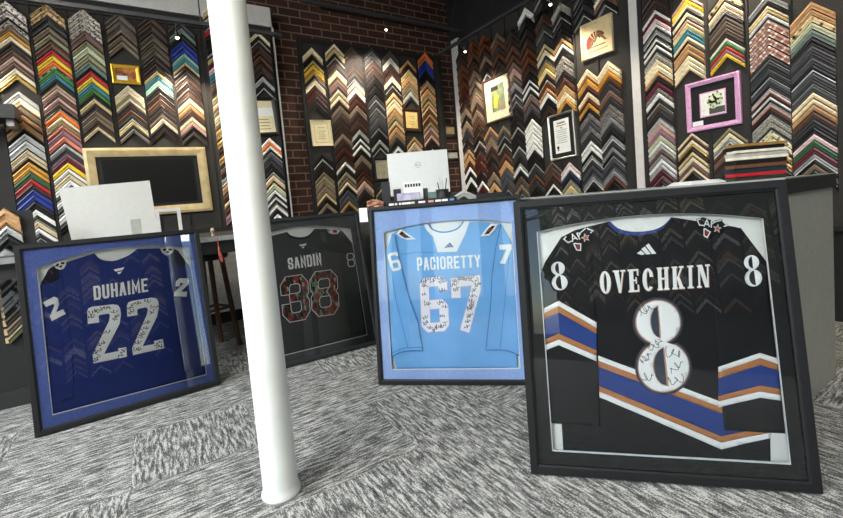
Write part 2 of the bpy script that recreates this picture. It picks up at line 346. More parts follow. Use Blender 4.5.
# left wall
L_ = [('Y', 9.6, 26, 'first column, left wall', '1@2 1@12 K@19 1@22 w@26 o@32 C@37 K@43 B@50 P@57 p@63 C@69 M@75 x@81 s@92 C@98 t@107 T@115 T@122 K@132 s@134 s@141 c@150 c@155 K@160 o@162 o@167 e@172 R@179 r@184 N@189.6 N@195 K@201 W@209.6 K@216 c@221 W@228 K@234 k@240 K@247 x@252'),
 ('Y', 52.5, 50.5, 'second column, left wall', '2@4.6 2@9 K@17 t@27.5 H@34.8 B@42 R@50.5 Y@56 O@62 9@67 E@69 L@74.4 K@79.7 c@86 P@89 p@94 P@98 p@103 K@108 O@111 C@117 H@121.7 S@126 V@130.5 S@136.5 s@144 k@148 V@154 U@157 Y@162.6 W@169 c@174 W@180 K@186 W@192 K@198 W@206 K@214 x@222'),
 ('Y', 91, 72.2, 'third column, left wall', '1@9.6 1@15 1@20 1@26 p@32 H@41.7 h@47 H@54.8 q@61.7 K@68.7 R@72 Y@77.5 L@83 E@89 K@93.8 m@99 b@104 w@110.6 t@115.9 b@121 c@127 x@131'),
 ('Y', 118.6, 12.9, 'fourth column, left wall', 'u@13 u@21.4 t@35.7 t@42 x@49 x@80 C@86 C@90.5 H@95 C@99 b@101.7 B@110 K@115 m@121.5 K@125.6 t@131 x@133'),
 ('Y', 150, 15.7, 'fifth column, left wall', 'b@15.7 b@24 u@34 u@43 u@49 b@57 b@64 m@71.5 L@76 l@81 K@87 b@93 B@99 d@105 d@110 t@115 C@119 K@123.5 b@129.5 x@133'),
 ('Y', 181, 28.6, 'sixth column, left wall', 'k@21.4 q@28.6 K@35 N@41.4 N@46 l@54 L@58 m@63 d@67 b@75 b@81.6 b@88.5 u@95 C@99 T@105 B@111 K@115 C@117.6 P@122 K@126.4 u@132 x@136'),
 ('Y', 257.5, 32, 'column right of the white pillar', 'C@32 K@37 b@43 B@56 b@63 s@77 K@83 x@91 x@134 W@138 O@142 W@146 K@149 g@154 k@160 K@167 c@175 h@183 W@190 K@194 W@197.5 K@200 W@205 K@209 W@214 K@218 x@224')]
# column partly behind the white pillar
L_.append(('Y', 214, 12, 'column left of the white pillar', 'C@3 s@13 K@20 R@24 K@30 K@40 m@52 U@57 v@62 L@68 p@76 b@82 H@90 c@97 H@104 c@109 H@115 7@122 7@133 b@141 7@149 K@157 B@162 G@170 T@178 B@186 m@194 B@200 V@206 x@216'))
for ax, px, py, cn, sp in L_: column('y', YL, colu('y', YL, px, py), .104, sp, 'left wall', cn)
B_ = [(311, 48, 'C@48 K@56 m@61 Y@65 M@70 K@76 C@80.6 r@86 r@91 b@97 d@102 x@110 x@146 K@154 d@162 t@172 H@176 t@180 t@186 m@193 K@198 t@203 K@208 x@216'),
 (333.4, 44.5, 'C@44.5 m@49 K@54 b@60 b@65 C@70.5 p@79 C@90 H@93 C@96 K@101 w@106 u@111 b@117 b@123 b@129 t@134 b@140 r@147 b@155 W@162 d@166 H@172 t@178 C@182 K@186 g@190 g@195 M@201 K@207 x@214'),
 (351, 47, 'u@47 b@55 b@63 b@69 k@74 C@82 W@88 r@94 r@99 t@106 b@112 b@118 b@124 s@130 K@135 W@139 K@142 W@145 K@149 t@155 b@162 r@171 B@176 P@181 t@186 d@191 x@205'),
 (370.7, 48, 'k@48 g@54 b@60 b@68 K@77 K@86 k@95 k@103 g@111 g@118 k@124 K@131 s@140 K@144 x@150 x@178 k@182 H@186 k@191 K@197 x@206'),
 (389, 51, 'u@51 s@58 b@65 b@71 C@77 K@83 b@88 m@93 C@99 C@103 T@110 H@116 m@121 T@127 w@133 k@138 K@143 W@147.6 K@151 x@156'),
 (407, 60.5, 'T@60.5 b@66 m@70 T@76 t@82 H@88 s@92 k@97 x@101 x@132 T@137 c@142 H@148 k@153 x@159'),
 (424, 53, 'O@53 S@58 N@62 N@67 K@71.5 K@77 T@83 T@89 H@95 T@101 c@106 B@110 T@114 B@118 H@122 P@127 p@131 P@135 d@139 K@145 k@151 x@157')]
for i, (px, py, sp) in enumerate(B_): column('y', YB, colu('y', YB, px, py), .112, sp, 'brick wall', ORD[i]+' column, brick wall board')
P1 = [(462, 48, 'd@48 b@56 B@64 A@72 A@80 r@88 b@98 t@108 K@115 t@121 k@129 d@138 T@149 T@155 r@161 W@167 K@171 W@177 K@182 x@190'),
 (473, 40.5, 'A@40.5 A@46 B@52 b@60 t@70 t@78 u@87 w@95 b@104 t@110 B@118 b@127 K@135 d@144 r@154 r@162 d@171 W@181 r@185 x@192'),
 (484.5, 33.8, 'A@33.8 A@42 b@50 t@56 b@62 K@70 x@76 x@118 T@127 u@132 t@139 b@147 d@155 b@163 t@172 T@182 x@190'),
 (498, 33, 'w@33 B@39 k@46 A@52 b@60 x@66 x@120 t@125.6 k@131 K@138 b@146 B@153 T@160 g@168 g@176 k@184 x@192'),
 (512, 29, 'd@29 b@37 B@45 B@54 w@62 P@68 t@76 G@82 K@89 k@97 K@104 K@112 K@121 K@130 K@139 k@150 K@158 W@166 K@170 u@176 t@184 k@189 x@196'),
 (526, 7.7, 'W@7.7 K@18 d@28 b@38 A@48 A@56 b@64 K@72 W@80 K@83 W@86 K@90 p@96 g@103 K@110 W@119 W@124 W@129 W@134 W@139 W@144 K@150 K@158 k@166 B@174 k@180 K@187 x@196'),
 (543, 0, 'K@-14 d@0 b@12 k@24 k@34 m@44 C@50 k@56 M@62 m@68 K@76 A@82 T@88 W@93 K@98 b@106 x@112 x@156 p@161 u@166 B@172 b@178 W@184 K@187 k@192 x@199'),
 (561, 2, '3@2 K@12 d@20 K@27 b@33 T@38 W@44 K@48 8@56 8@63 d@71 B@78 T@85 C@92 o@98 x@104 x@157 v@162 W@166 n@171 K@177 H@181 m@185 x@194'),
 (583, -20, 'K@-20 k@-12 K@-4 k@4 K@11 x@18 x@66 C@69.5 T@74 o@79 r@86 C@92 A@99 o@103 K@108 8@113 g@120 8@126 k@133 W@141 W@146 K@151 G@155 k@160 g@165 k@171 G@176 K@182 x@192'),
 (605, -20, 'k@-20 C@-12 p@-6 K@0 x@8 x@55 C@61 C@66 o@71 A@76 k@83 p@90 k@97 8@104 8@110 G@117 k@123 K@129 G@135 k@141 G@147 K@152 g@158 k@164 G@170 A@176 K@181 x@190')]
for i, (px, py, sp) in enumerate(P1): column('x', XR, colu('x', XR, px, py), .112 if i > 3 else .118, sp, 'right wall', ORD[i]+' column, centre right board')
P2 = [(656.2, 10.6, 'b@-10 b@-2 b@4 W@10.6 U@14.5 v@19 W@24 K@28 G@31 K@35 W@39.6 K@42 W@45 K@49 3@54 C@60 C@65 T@72 K@77 U@82 8@88 W@93 K@99 u@105 k@110 K@115 s@119 P@124 V@129 h@135 W@141 s@145 p@149 G@154 W@159 s@164 U@169 K@174 U@177 K@181 x@187'),
 (687.5, 0, 'P@-4 Y@0 C@5 K@8.5 C@13 b@17 P@20 m@24 L@29 L@33 C@37 K@41 T@44 T@50 C@56 C@61 C@66 x@71 x@126 C@133 B@136 C@140 M@144 b@148 m@152 C@157 p@162 C@167 K@171 x@178'),
 (726, 0, 'K@-9 5@-5 K@0 C@3 3@8 K@13 u@17 u@24 b@31 W@38.6 E@41.5 R@46 V@50 Y@53.5 x@58 x@124 H@128 C@133 G@138 B@144 p@149 b@156 k@163 x@170'),
 (768.5, 0, 'G@-5 K@2 C@6.7 m@10 W@14 K@18 4@21 4@29 4@38 4@46 k@56 k@62 g@69 K@74 g@79 K@85 v@90 r@93 W@97 K@100 P@104 r@108 K@112 3@116 3@122 K@128 6@131 6@137 K@142 7@145 7@152 K@160 7@166 x@176'),
 (812.2, 2.3, 'T@2.3 T@10 5@16 h@23 q@30 K@38 g@46 k@53 g@58 K@65 g@73 k@80 g@86 C@92.7 C@99 T@105 B@112 k@119 K@127 v@134 e@140 U@147 G@154 K@160 w@164 K@170 x@178')]
for i, (px, py, sp) in enumerate(P2): column('x', XR, colu('x', XR, px, py), .107, sp, 'right wall', ORD[i]+' column, far right board')
SAMPLES.sort(key=lambda s: -s[0])
print('samples', len(SAMPLES))
def sframe(d):
    if d['axis'] == 'x': return Vector((d['pos'], d['u'], d['z'])), Vector((0, -1, 0)), Vector((-1, 0, 0))
    return Vector((d['u'], d['pos'], d['z'])), Vector((1, 0, 0)), Vector((0, -1, 0))
for k, (a, d) in enumerate(SAMPLES[:300]):
    org, ax, nr = sframe(d); c = d['c']; lip = LIPS.get(c, c) if random.random() < (.3 if c in 'Kkdb' else .6) else c
    bm = bmesh.new(); chevron(bm, d['hw'], d['t'], 0, 0, 0, 1, Vector((0, 0, 0)), ax, nr, side=2)
    o = link('corner_moulding_sample', bm, [pmat(c), pmat(lip), SIDE]); o.location = org
    tag(o, '%s chevron sample, %s from top, %s' % (PAL[c][0], ORD[d['i']-1], d['col']), 'frame sample', 'corner moulding samples on the '+d['where'])
bm = bmesh.new(); cs = sorted({d['c'] for a, d in SAMPLES[300:]}); ci = {c: i for i, c in enumerate(cs)}
for k_, (a, d) in enumerate(SAMPLES[300:]):
    org, ax, nr = sframe(d); chevron(bm, d['hw'], d['t'], 0, 0, ci[d['c']], ci[d['c'] if k_ % 2 else (LIPS.get(d['c'], d['c']) if LIPS.get(d['c'], d['c']) in ci else d['c'])], org, ax, nr, side=len(cs))
tag(link('corner_moulding_sample', bm, [pmat(c) for c in cs]+[SIDE]), 'remaining small chevron moulding samples crowding the far wall boards', 'frame sample', kind='stuff')
# ------------------------------------------------------------------ display boards behind the samples
FELT = mat('charcoal_board_felt', '2f2d2a', .95, var=.2, scale=120); DIV = mat('black_divider', '171615', .7)
def board(label, axis, pos, u0, u1, z0, z1, divs, rim=.03):
    t = empty('sample_display_board', ((pos, (u0+u1)/2, z0) if axis == 'x' else ((u0+u1)/2, pos, z0)), label, 'display board')
    off = -Vector(t.location)
    def bx(bm, a, b_, q0, q1, d0, d1):
        if axis == 'x': box(bm, Vector((pos-d1, a, q0))+off, Vector((pos-d0, b_, q1))+off)
        else: box(bm, Vector((a, pos-d1, q0))+off, Vector((b_, pos-d0, q1))+off)
    bm = bmesh.new(); bx(bm, u0+rim, u1-rim, z0+rim, z1-rim, 0, BP-.002); link('felt_panel', bm, FELT, t)
    bm = bmesh.new()
    for a, b_, q0, q1 in ((u0, u0+rim, z0, z1), (u1-rim, u1, z0, z1), (u0+rim, u1-rim, z0, z0+rim), (u0+rim, u1-rim, z1-rim, z1)): bx(bm, a, b_, q0, q1, 0, BP+.012)
    link('rim', bm, DIV, t)
    for u in divs:
        bm = bmesh.new(); bx(bm, u-.006, u+.006, z0+rim, z1-rim, BP-.002, BP+.008); link('divider', bm, DIV, t)
cs_ = [colu('y', YL, a[1], a[2]) for a in L_]
sp_ = sorted(cs_)
board('long charcoal display board covering the left wall above the table', 'y', LW, -3.4, LEND-.045, .9, zt-.08, [(a+b_)/2 for a, b_ in zip(sp_, sp_[1:]) if b_-a < .35]+[sp_[0]-.12], .04)
cs_ = [colu('y', YB, a[0], a[1]) for a in B_]
board('black-rimmed display board of samples mounted on the brick wall', 'y', BY1, colu('y', BY1, 298, 60), colu('y', BY1, 438.5, 60), .75, onY(300, 38.5, BY1).z, [(a+b_)/2 for a, b_ in zip(cs_, cs_[1:])], .05)
cs_ = [colu('x', XR, a[0], a[1]) for a in P1]
board('charcoal display board on the right wall between the two white posts', 'x', 3.7, ytr0+.0, 4.42, .6, 3.1, [(a+b_)/2 for a, b_ in zip(cs_, cs_[1:])], .035)
cs_ = [colu('x', XR, a[0], a[1]) for a in P2]
board('charcoal display board on the right wall, right of the white post', 'x', 3.7, .35, ytr1, .6, 3.1, [(a+b_)/2 for a, b_ in zip(cs_, cs_[1:])], .035)
# sample board on the front wall behind the camera, seen reflected in the glazing
board('sample board on the front wall facing the counter, seen in reflection', 'y', BY0+.042, -2.66, .66, .6, 3.0, [-2.36+.3*i for i in range(10)], .03)
bm = bmesh.new(); cl = 'kbsCtdBWuTg'
rr = random.Random(3)
for i in range(11):
    z = 2.9; 
    while z > .8:
        t = rr.choice((.04, .05, .06)); k = cl.index(rr.choice('kbsCtdBWuTgdbk')); chevron(bm, .13, t*.95, z, 0, k, k, Vector((-2.51+.3*i, BY0+.075, 0)), Vector((-1, 0, 0)), Vector((0, 1, 0)), side=len(cl)); z -= t
tag(link('corner_moulding_sample', bm, [pmat(c) for c in cl]+[SIDE]), 'rows of chevron moulding samples on the front wall, seen only in the glass', 'frame sample', kind='stuff')
# ------------------------------------------------------------------ framed jerseys
POSE = {'duh': (-2.0086, 2.0373, .6138, .169, .8567, .977), 'ov': (.3182, 1.4484, -.2428, .1509, .8786, .9882), 'pac': (-.3169, 2.3213, -.2048, .1098, .8548, 1.0083), 'san': (-1.1212, 2.616, .533, .1857, .8646, 1.0004)}
DEP = .05
class Fr:
    def __init__(s, key, name_label, frame_mat, mat_mat, opening, back_mat=None, bar=.03):
        x, y, yaw, tl, W, Hh = POSE[key]; k = 1-DEP*math.sin(tl)
        ux = room(math.cos(yaw), math.sin(yaw)); n = room(-math.sin(yaw), math.cos(yaw))
        uz = n*math.sin(tl)+Vector((0, 0, math.cos(tl))); nf = ux.cross(uz)
        O = EYE+(room(x, y)-EYE)*k; s.W, s.H = W*k, Hh*k; s.O, s.ux, s.uz, s.nf = O, ux, uz, nf
        s.M = Matrix(((ux.x, uz.x, nf.x, O.x), (ux.y, uz.y, nf.y, O.y), (ux.z, uz.z, nf.z, O.z), (0, 0, 0, 1)))
        s.root = empty('framed_jersey', label=name_label, cat='framed jersey', M=s.M, group='framed hockey jerseys leaning around the shop floor')
        W, Hh = s.W, s.H; t = bar
        # moulding: four mitred bars with a stepped profile
        bm = bmesh.new(); prof = [(0, -DEP), (0, -.002), (.002, 0), (t-.008, 0), (t-.006, -.004), (t, -.006), (t, -DEP+.008)]
        def pt(i, a, w): 
            q = [(a, a), (W-a, a), (W-a, Hh-a), (a, Hh-a)][i]; return bm.verts.new((q[0], q[1], w))
        rows = [[pt(i, a, w) for i in range(4)] for a, w in prof]
        for r0, r1 in zip(rows, rows[1:]+rows[:1]):
            for i in range(4): bm.faces.new((r0[i], r0[(i+1) % 4], r1[(i+1) % 4], r1[i]))
        bmesh.ops.recalc_face_normals(bm, faces=bm.faces)
        link('frame', bm, frame_mat, s.root)
        bm = bmesh.new(); box(bm, (t-.001, t-.001, -DEP+.001), (W-t+.001, Hh-t+.001, -DEP+.007)); link('backing_board', bm, WBACK if back_mat is None else back_mat, s.root)
        s.wb = -DEP+.0075; s.wm = -.016
        op = [s.px(p, s.wm) for p in opening]; s.op = op
        bm = bmesh.new(); a = t-.001
        slab(bm, [[(a, a), (W-a, a), (W-a, Hh-a), (a, Hh-a)], op], s.wm, s.wm-.004); link('mat_board', bm, mat_mat, s.root)
        bm = bmesh.new(); cx = sum(p[0] for p in op)/len(op); cy = sum(p[1] for p in op)/len(op)
        inn = [(cx+(p[0]-cx)*(1-.0035*2/s.W), cy+(p[1]-cy)*(1-.0035*2/s.H)) for p in op]
        slab(bm, [op, inn], s.wm-.001, s.wm-.005); link('mat_bevel', bm, BEVEL, s.root)
        bm = bmesh.new(); box(bm, (t-.001, t-.001, -.010), (W-t+.001, Hh-t+.001, -.008)); link('glass', bm, GLASS, s.root)
        s.jersey = None
    def px(s, p, w=None):
        w = s.wj if w is None else w
        P = onplane(p[0], p[1], s.O+s.nf*w, s.nf); v = P-s.O
        return (v.dot(s.ux), v.dot(s.uz))
    wj = -.030
    def part(s, name, loops, mt, w1, w0=None, grid=0, fold=True, label=None, px=True, parent=None, kind=None):
        bm = bmesh.new()
        for lp in loops:
            lp = lp if isinstance(lp[0][0], (tuple, list, Vector)) else [lp]
            q = [[s.px(p) for p in l_] if px else l_ for l_ in lp]
            slab(bm, q, w1, w0, (s.fold if fold else None), grid)
        o = link(name, bm, mt, parent or (s.jersey or s.root), smooth=bool(grid))
        if label: o['label'] = label
        if kind: o['kind'] = kind
        return o
    def fold(s, x, y):
        v = Vector((x*5+s.W*7, y*2.2, 0)); f = noise.noise(v)*.0034+noise.noise(Vector((x*14, y*6+3, 1)))*.0022
        return f+.0012*math.sin(9*x+7*y+3*noise.noise(v))
def glassmat():
    m = bpy.data.materials.new('picture_glass'); m.use_nodes = True; nt = m.node_tree; nt.nodes.clear(); N = nt.nodes.new; L = nt.links.new
    o = N('ShaderNodeOutputMaterial'); mx = N('ShaderNodeMixShader'); t = N('ShaderNodeBsdfTransparent'); g = N('ShaderNodeBsdfGlossy'); f = N('ShaderNodeFresnel')
    f.inputs['IOR'].default_value = 1.42; g.inputs['Roughness'].default_value = 0.0; t.inputs['Color'].default_value = (.97, .98, .975, 1)
    L(f.outputs[0], mx.inputs[0]); L(t.outputs[0], mx.inputs[1]); L(g.outputs[0], mx.inputs[2]); L(mx.outputs[0], o.inputs[0]); return m
GLASS = glassmat()
WBACK = mat('white_backing', 'f2f1ec', .8, var=.02); BEVEL = mat('white_mat_bevel', 'e8e8ea', .7, var=.02)
FRB = mat('black_satin_frame', '141516', .55, spec=.3, var=.2, scale=60, stretch=(1, 1, 8))
def cloth(name, col, rough=.8, sheen=.0):
    m, nt, b = newmat(name); N = nt.nodes.new; L = nt.links.new
    tc = N('ShaderNodeTexCoord'); v = N('ShaderNodeTexVoronoi'); v.inputs['Scale'].default_value = 420; L(tc.outputs['Object'], v.inputs['Vector'])
    nz = N('ShaderNodeTexNoise'); nz.inputs['Scale'].default_value = 9; L(tc.outputs['Object'], nz.inputs['Vector'])
    rp = N('ShaderNodeValToRGB'); c = lin(col); rp.color_ramp.elements[0].color = tuple(x*.86 for x in c[:3])+(1,); rp.color_ramp.elements[1].color = tuple(min(1, x*1.12) for x in c[:3])+(1,)
    L(nz.outputs[0], rp.inputs[0]); L(rp.outputs[0], b.inputs['Base Color']); b.inputs['Roughness'].default_value = rough; b.inputs['Specular IOR Level'].default_value = .25
    bp = N('ShaderNodeBump'); bp.inputs['Strength'].default_value = .0; bp.inputs['Distance'].default_value = .001; L(v.outputs[0], bp.inputs['Height']); L(bp.outputs[0], b.inputs['Normal'])
    return m
def arc(p0, p1, n, bulge):
    """points from p0 to p1 bowed by bulge px to the left of travel"""
    d = Vector((p1[0]-p0[0], p1[1]-p0[1])); nn = Vector((d.y, -d.x)).normalized(); out = []
    for i in range(n+1):
        t = i/n; out.append((p0[0]+d.x*t+nn.x*bulge*4*t*(1-t), p0[1]+d.y*t+nn.y*bulge*4*t*(1-t)))
    return out
def smoothpts(pts, k=4, closed=False):
    """Catmull-Rom through pts"""
    P = [Vector(p) for p in pts]; n = len(P); out = []
    for i in range(n if closed else n-1):
        a, b_, c, d = (P[(i-1) % n], P[i], P[(i+1) % n], P[(i+2) % n]) if closed else (P[max(i-1, 0)], P[i], P[i+1], P[min(i+2, n-1)])
        for j in range(k):
            t = j/k; out.append(.5*((2*b_)+(c-a)*t+(2*a-5*b_+4*c-d)*t*t+(3*b_-3*c+d-a)*t*t*t))
    if not closed: out.append(P[-1])
    return [tuple(p) for p in out]
# stroke glyphs in a unit cell
GL = {'A': [[(0, 0), (.42, 1), (.58, 1), (1, 0)], [(.17, .3), (.83, .3)]], 'C': [[(1, .7), (1, .86), (.82, 1), (.18, 1), (0, .86), (0, .14), (.18, 0), (.82, 0), (1, .14), (1, .3)]],
 'D': [[(0, 0), (0, 1), (.8, 1), (1, .85), (1, .15), (.8, 0), 'z']], 'E': [[(1, 1), (0, 1), (0, 0), (1, 0)], [(0, .5), (.8, .5)]], 'H': [[(0, 0), (0, 1)], [(1, 0), (1, 1)], [(0, .5), (1, .5)]],
 'I': [[(.5, 0), (.5, 1)]], 'M': [[(0, 0), (0, 1), (.5, .25), (1, 1), (1, 0)]], 'N': [[(0, 0), (0, 1), (1, 0), (1, 1)]], 'O': [[(.2, 0), (0, .14), (0, .86), (.2, 1), (.8, 1), (1, .86), (1, .14), (.8, 0), 'z']],
 'P': [[(0, 0), (0, 1), (.82, 1), (1, .88), (1, .55), (.82, .43), (0, .43)]], 'R': [[(0, 0), (0, 1), (.82, 1), (1, .88), (1, .58), (.82, .46), (0, .46)], [(.5, .46), (1, 0)]],
 'S': [[(1, .72), (1, .87), (.84, 1), (.16, 1), (0, .87), (0, .66), (.16, .53), (.84, .47), (1, .34), (1, .13), (.84, 0), (.16, 0), (0, .13), (0, .28)]],
 'T': [[(0, 1), (1, 1)], [(.5, 0), (.5, 1)]], 'U': [[(0, 1), (0, .14), (.2, 0), (.8, 0), (1, .14), (1, 1)]], 'Y': [[(0, 1), (.5, .45), (1, 1)], [(.5, .45), (.5, 0)]], 'L': [[(0, 1), (0, 0), (1, 0)]],
 '2': [[(0, .72), (0, .88), (.2, 1), (.8, 1), (1, .86), (1, .62), (.04, .1), (.04, 0), (1, 0)]], '3': [[(0, .74), (0, .86), (.2, 1), (.8, 1), (1, .86), (1, .64), (.84, .52), (1, .38), (1, .14), (.8, 0), (.2, 0), (0, .14), (0, .26)], [(.42, .52), (.84, .52)]],
 '6': [[(1, .9), (1, .95), (.86, 1), (.14, 1), (0, .93), (0, .07), (.14, 0), (.86, 0), (1, .07), (1, .43), (.86, .5), (0, .5)]], '7': [[(0, .76), (0, 1), (1, 1), (1, .8), (.42, 0)]],
 '8': [[(.2, 1), (.8, 1), (1, .86), (1, .64), (.84, .52), (1, .38), (1, .14), (.8, 0), (.2, 0), (0, .14), (0, .38), (.16, .52), (0, .64), (0, .86), 'z'], [(.16, .52), (.84, .52)]],
 '0': [[(.2, 0), (0, .14), (0, .86), (.2, 1), (.8, 1), (1, .86), (1, .14), (.8, 0), 'z']]}
def glyph(ch, quad, sw):
    """quad TL TR BR BL in plane metres; sw stroke width in metres; list of loops-groups"""
    TL, TR, BR, BL = [Vector(q) for q in quad]; ex = (TR-TL).length; ey = (TL-BL).length
    ix = min(.45, sw/2/ex); iy = min(.45, sw/2/ey)
    def mp(p):
        x = ix+p[0]*(1-2*ix); y = iy+p[1]*(1-2*iy)
        return (BL*(1-x)+BR*x)*(1-y)+(TL*(1-x)+TR*x)*y
    out = []
    for st in GL[ch]:
        cl = st[-1] == 'z'; pts = [mp(p) for p in (st[:-1] if cl else st)]
        if not cl:   # square ends
            pts[0] = pts[0]+(pts[0]-pts[1]).normalized()*sw/2*(1 if (pts[0]-pts[1]).length > sw*.2 else 0)
            pts[-1] = pts[-1]+(pts[-1]-pts[-2]).normalized()*sw/2
        out += ribbon(pts, sw, cl)
    return out
def word(text, quad, sw, gap=.22, widths=None):
    """letters between TL TR BR BL"""
    TL, TR, BR, BL = [Vector(q) for q in quad]; w = {'I': .42, 'M': 1.25, 'C': .95}; W_ = [w.get(c, 1) for c in text]; tot = sum(W_)+gap*(len(text)-1); x = 0; out = []
    for c, ww in zip(text, W_):
        a, b_ = x/tot, (x+ww)/tot; x += ww+gap
        out += glyph(c, (TL.lerp(TR, a), TL.lerp(TR, b_), BL.lerp(BR, b_), BL.lerp(BR, a)), sw)
    return out
INK = mat('black_marker_ink', '15161c', .5)
def scribbles(fr, spots, r, lw, seed, w):
    rs = random.Random(seed)
    for (x, y) in spots:
        bm = bmesh.new(); c = fr.px((x, y)); a = rs.uniform(-.3, .9); k = rs.uniform(13, 22); ph = rs.uniform(0, 6); h1 = rs.uniform(.35, .6); n = 36; p = []
        for i in range(n):
            t = i/(n-1); u = (t-.5)*2*r+.28*r*math.cos(k*t*1.0+ph); v = h1*r*math.sin(k*t+ph)*(1-.5*t)+.25*r*math.sin(3.1*t*k/2)
            p.append((c[0]+u*math.cos(a)-v*math.sin(a), c[1]+u*math.sin(a)+v*math.cos(a)))
        z = w+fr.fold(c[0], c[1])
        for r_ in ribbon(p, lw): slab(bm, r_, z+.0006, z-.0004)
        link('signature', bm, INK, fr.jersey)
def trefoil(c, r, n=12, ry=None, a0=0): return [(c[0]+r*math.cos(a0+2*math.pi*i/n), c[1]+(ry or r)*math.sin(a0+2*math.pi*i/n)) for i in range(n)]
WHT = cloth('white_twill', 'f4f4f2'); CR = .015

# ---- black jersey, number 8
OV = Fr('ov', 'large black framed jersey, OVECHKIN 8, leaning in front of the grey counter', FRB, mat('black_suede_mat', '262726', .9, var=.06, scale=80, spec=.2),
 [(536.6, 231.9)]+arc((536.6, 231.9), (763.3, 218.3), 18, 10.5)[1:-1]+[(763.3, 218.3), (791.4, 465), (552.3, 451.4)], None, .032)
BLKC = cloth('black_jersey_cloth', '17171a'); BLUC = cloth('royal_blue_stripe', '2a4286'); TANC = cloth('copper_stripe', 'b97a4b', .6); NAVT = cloth('blue_collar', '2c4480')
z0 = OV.wb
neck = smoothpts([(610, 221), (618, 228), (628, 231), (640, 231.6), (655, 229.5), (665, 224.5), (672.3, 216.9)], 3)
OV.jersey = OV.part('jersey', [neck+[(700, 221.4), (735, 226.5), (741, 228), (752, 245), (768, 300), (771.4, 462.6), (563.5, 451.8), (556, 330), (548, 262), (561.7, 237), (575, 230)]], BLKC, OV.wj-.005, z0, CR, parent=OV.root)
OV.jersey['label'] = 'black hockey jersey with blue and copper chevron stripes'
OV.part('sleeve', [[(561.7, 236.7), (545.3, 261.8), (540.5, 274), (543.4, 300), (551, 423), (600, 426.5), (599, 380), (596.8, 323), (593, 280), (592, 250), (590, 232)]], BLKC, OV.wj, z0, CR)
OV.part('sleeve', [[(741, 228), (766.7, 261.8), (770.5, 300), (785.2, 433.5), (725, 430.5), (719, 372), (716, 330), (714, 280), (712, 240), (722, 226)]], BLKC, OV.wj, z0, CR)
OV.part('collar', [neck+[(670.5, 219.5), (664, 227.8), (655, 233), (640, 235.4), (627, 235), (616, 231.5), (608, 224)]], NAVT, OV.wj-.003, z0, 0, fold=False)
def bands(fr, topl, ths, mats_, name, w):
    """topl: list of (x, [y0..yn]) edge rows"""
    for k in range(len(topl[0][1])-1):
        up_ = [(x, ys[k]) for x, ys in topl]; dn = [(x, ys[k+1]) for x, ys in topl][::-1]
        fr.part(name, [up_+dn], mats_[k], w, w-.004, CR)
MS = [WHT, TANC, BLUC, TANC, WHT]
bands(OV, [(542.6, [309, 314, 320, 340.5, 346, 351.5]), (558.7, [301, 306, 312.5, 333.5, 339.5, 345]), (596.6, [322.5, 328, 334, 350.5, 356, 361.5])], 0, MS, 'stripe', OV.wj+.0012)
bands(OV, [(598.5, [356, 361, 367, 386, 391.5, 397]), (722, [402.5, 407.8, 413.9, 437, 443.3, 450]), (771, [388, 394, 400, 427, 433, 438.5])], 0, MS, 'stripe', OV.wj-.0035)
bands(OV, [(718.6, [367, 372, 378.4, 396.3, 401.6, 407.6]), (760, [352.9, 358, 365, 385.3, 391.4, 397.5]), (780.5, [359.4, 365, 371.3, 389, 395, 400.5])], 0, MS, 'stripe', OV.wj+.0012)
def circ(cx, cy, rx, ry, n=36, a0=0, a1=2*math.pi): return [(cx+rx*math.cos(a0+(a1-a0)*i/n), cy+ry*math.sin(a0+(a1-a0)*i/n)) for i in range(n)]
def eight(fr, cx, cy, s, lean, name='number', wofs=0, outl=True, mi=None):
    """fat western 8; in px relative to the big one (s=1)"""
    def T(p): x, y = (p[0]-172)*s, (p[1]-262)*s; return (cx+x/4.71, cy+y/4.71)
    hA = smoothpts([(156, 70), (137, 84), (122, 115), (119, 150), (128, 188), (146, 214), (170, 226)], 3)+[(165, 150)]
    hB = smoothpts([(184, 264), (158, 280), (137, 315), (132, 360), (144, 405), (170, 440), (207, 452)], 3)+[(195, 350)]
    def outer(g):
        a = [(156+(103+g)*math.cos(t), 148+(100+g)*math.sin(t)) for t in [math.radians(110+i*10) for i in range(33)]]
        b = [(182+(118+g)*math.cos(t), 360+(116+g)*math.sin(t)) for t in [math.radians(-62+i*10) for i in range(31)]]
        return a+b
    def hole(h, g):
        c = (sum(p[0] for p in h)/len(h), sum(p[1] for p in h)/len(h)); return [(c[0]+(p[0]-c[0])*(1+g), c[1]+(p[1]-c[1])*(1+g*.3)) for p in h]
    if outl: fr.part('number_outline', [[[T(p) for p in outer(16)], ]], GREYO, wofs, wofs-.002, CR)
    if outl: fr.part('number_outline', [[[T(p) for p in outer(6)], [T(p) for p in hole(hA, -.22)], [T(p) for p in hole(hB, -.22)]]], COPO, wofs+.0008, wofs-.001, CR)
    fr.part(name, [[[T(p) for p in outer(0)], [T(p) for p in hole(hA, 0 if outl else .25)], [T(p) for p in hole(hB, 0 if outl else .25)]]], WHT, wofs+.0016, wofs-.001, CR)
GREYO = cloth('slate_outline', '3c4450', .4); COPO = cloth('copper_outline', 'b98a72', .5)
eight(OV, 661.5, 346.3, 1.0, 0, wofs=OV.wj-.001)
eight(OV, 559, 276, .315, 0, name='sleeve_number', wofs=OV.wj+.001, outl=False)
eight(OV, 752.6, 270.8, .345, 0, name='sleeve_number', wofs=OV.wj+.001, outl=False)
scribbles(OV, [(645, 309), (655, 344.5), (645.5, 358), (649, 376.5), (673.5, 353), (675, 367), (676, 380)], .024, .0017, 5, OV.wj+.0012)
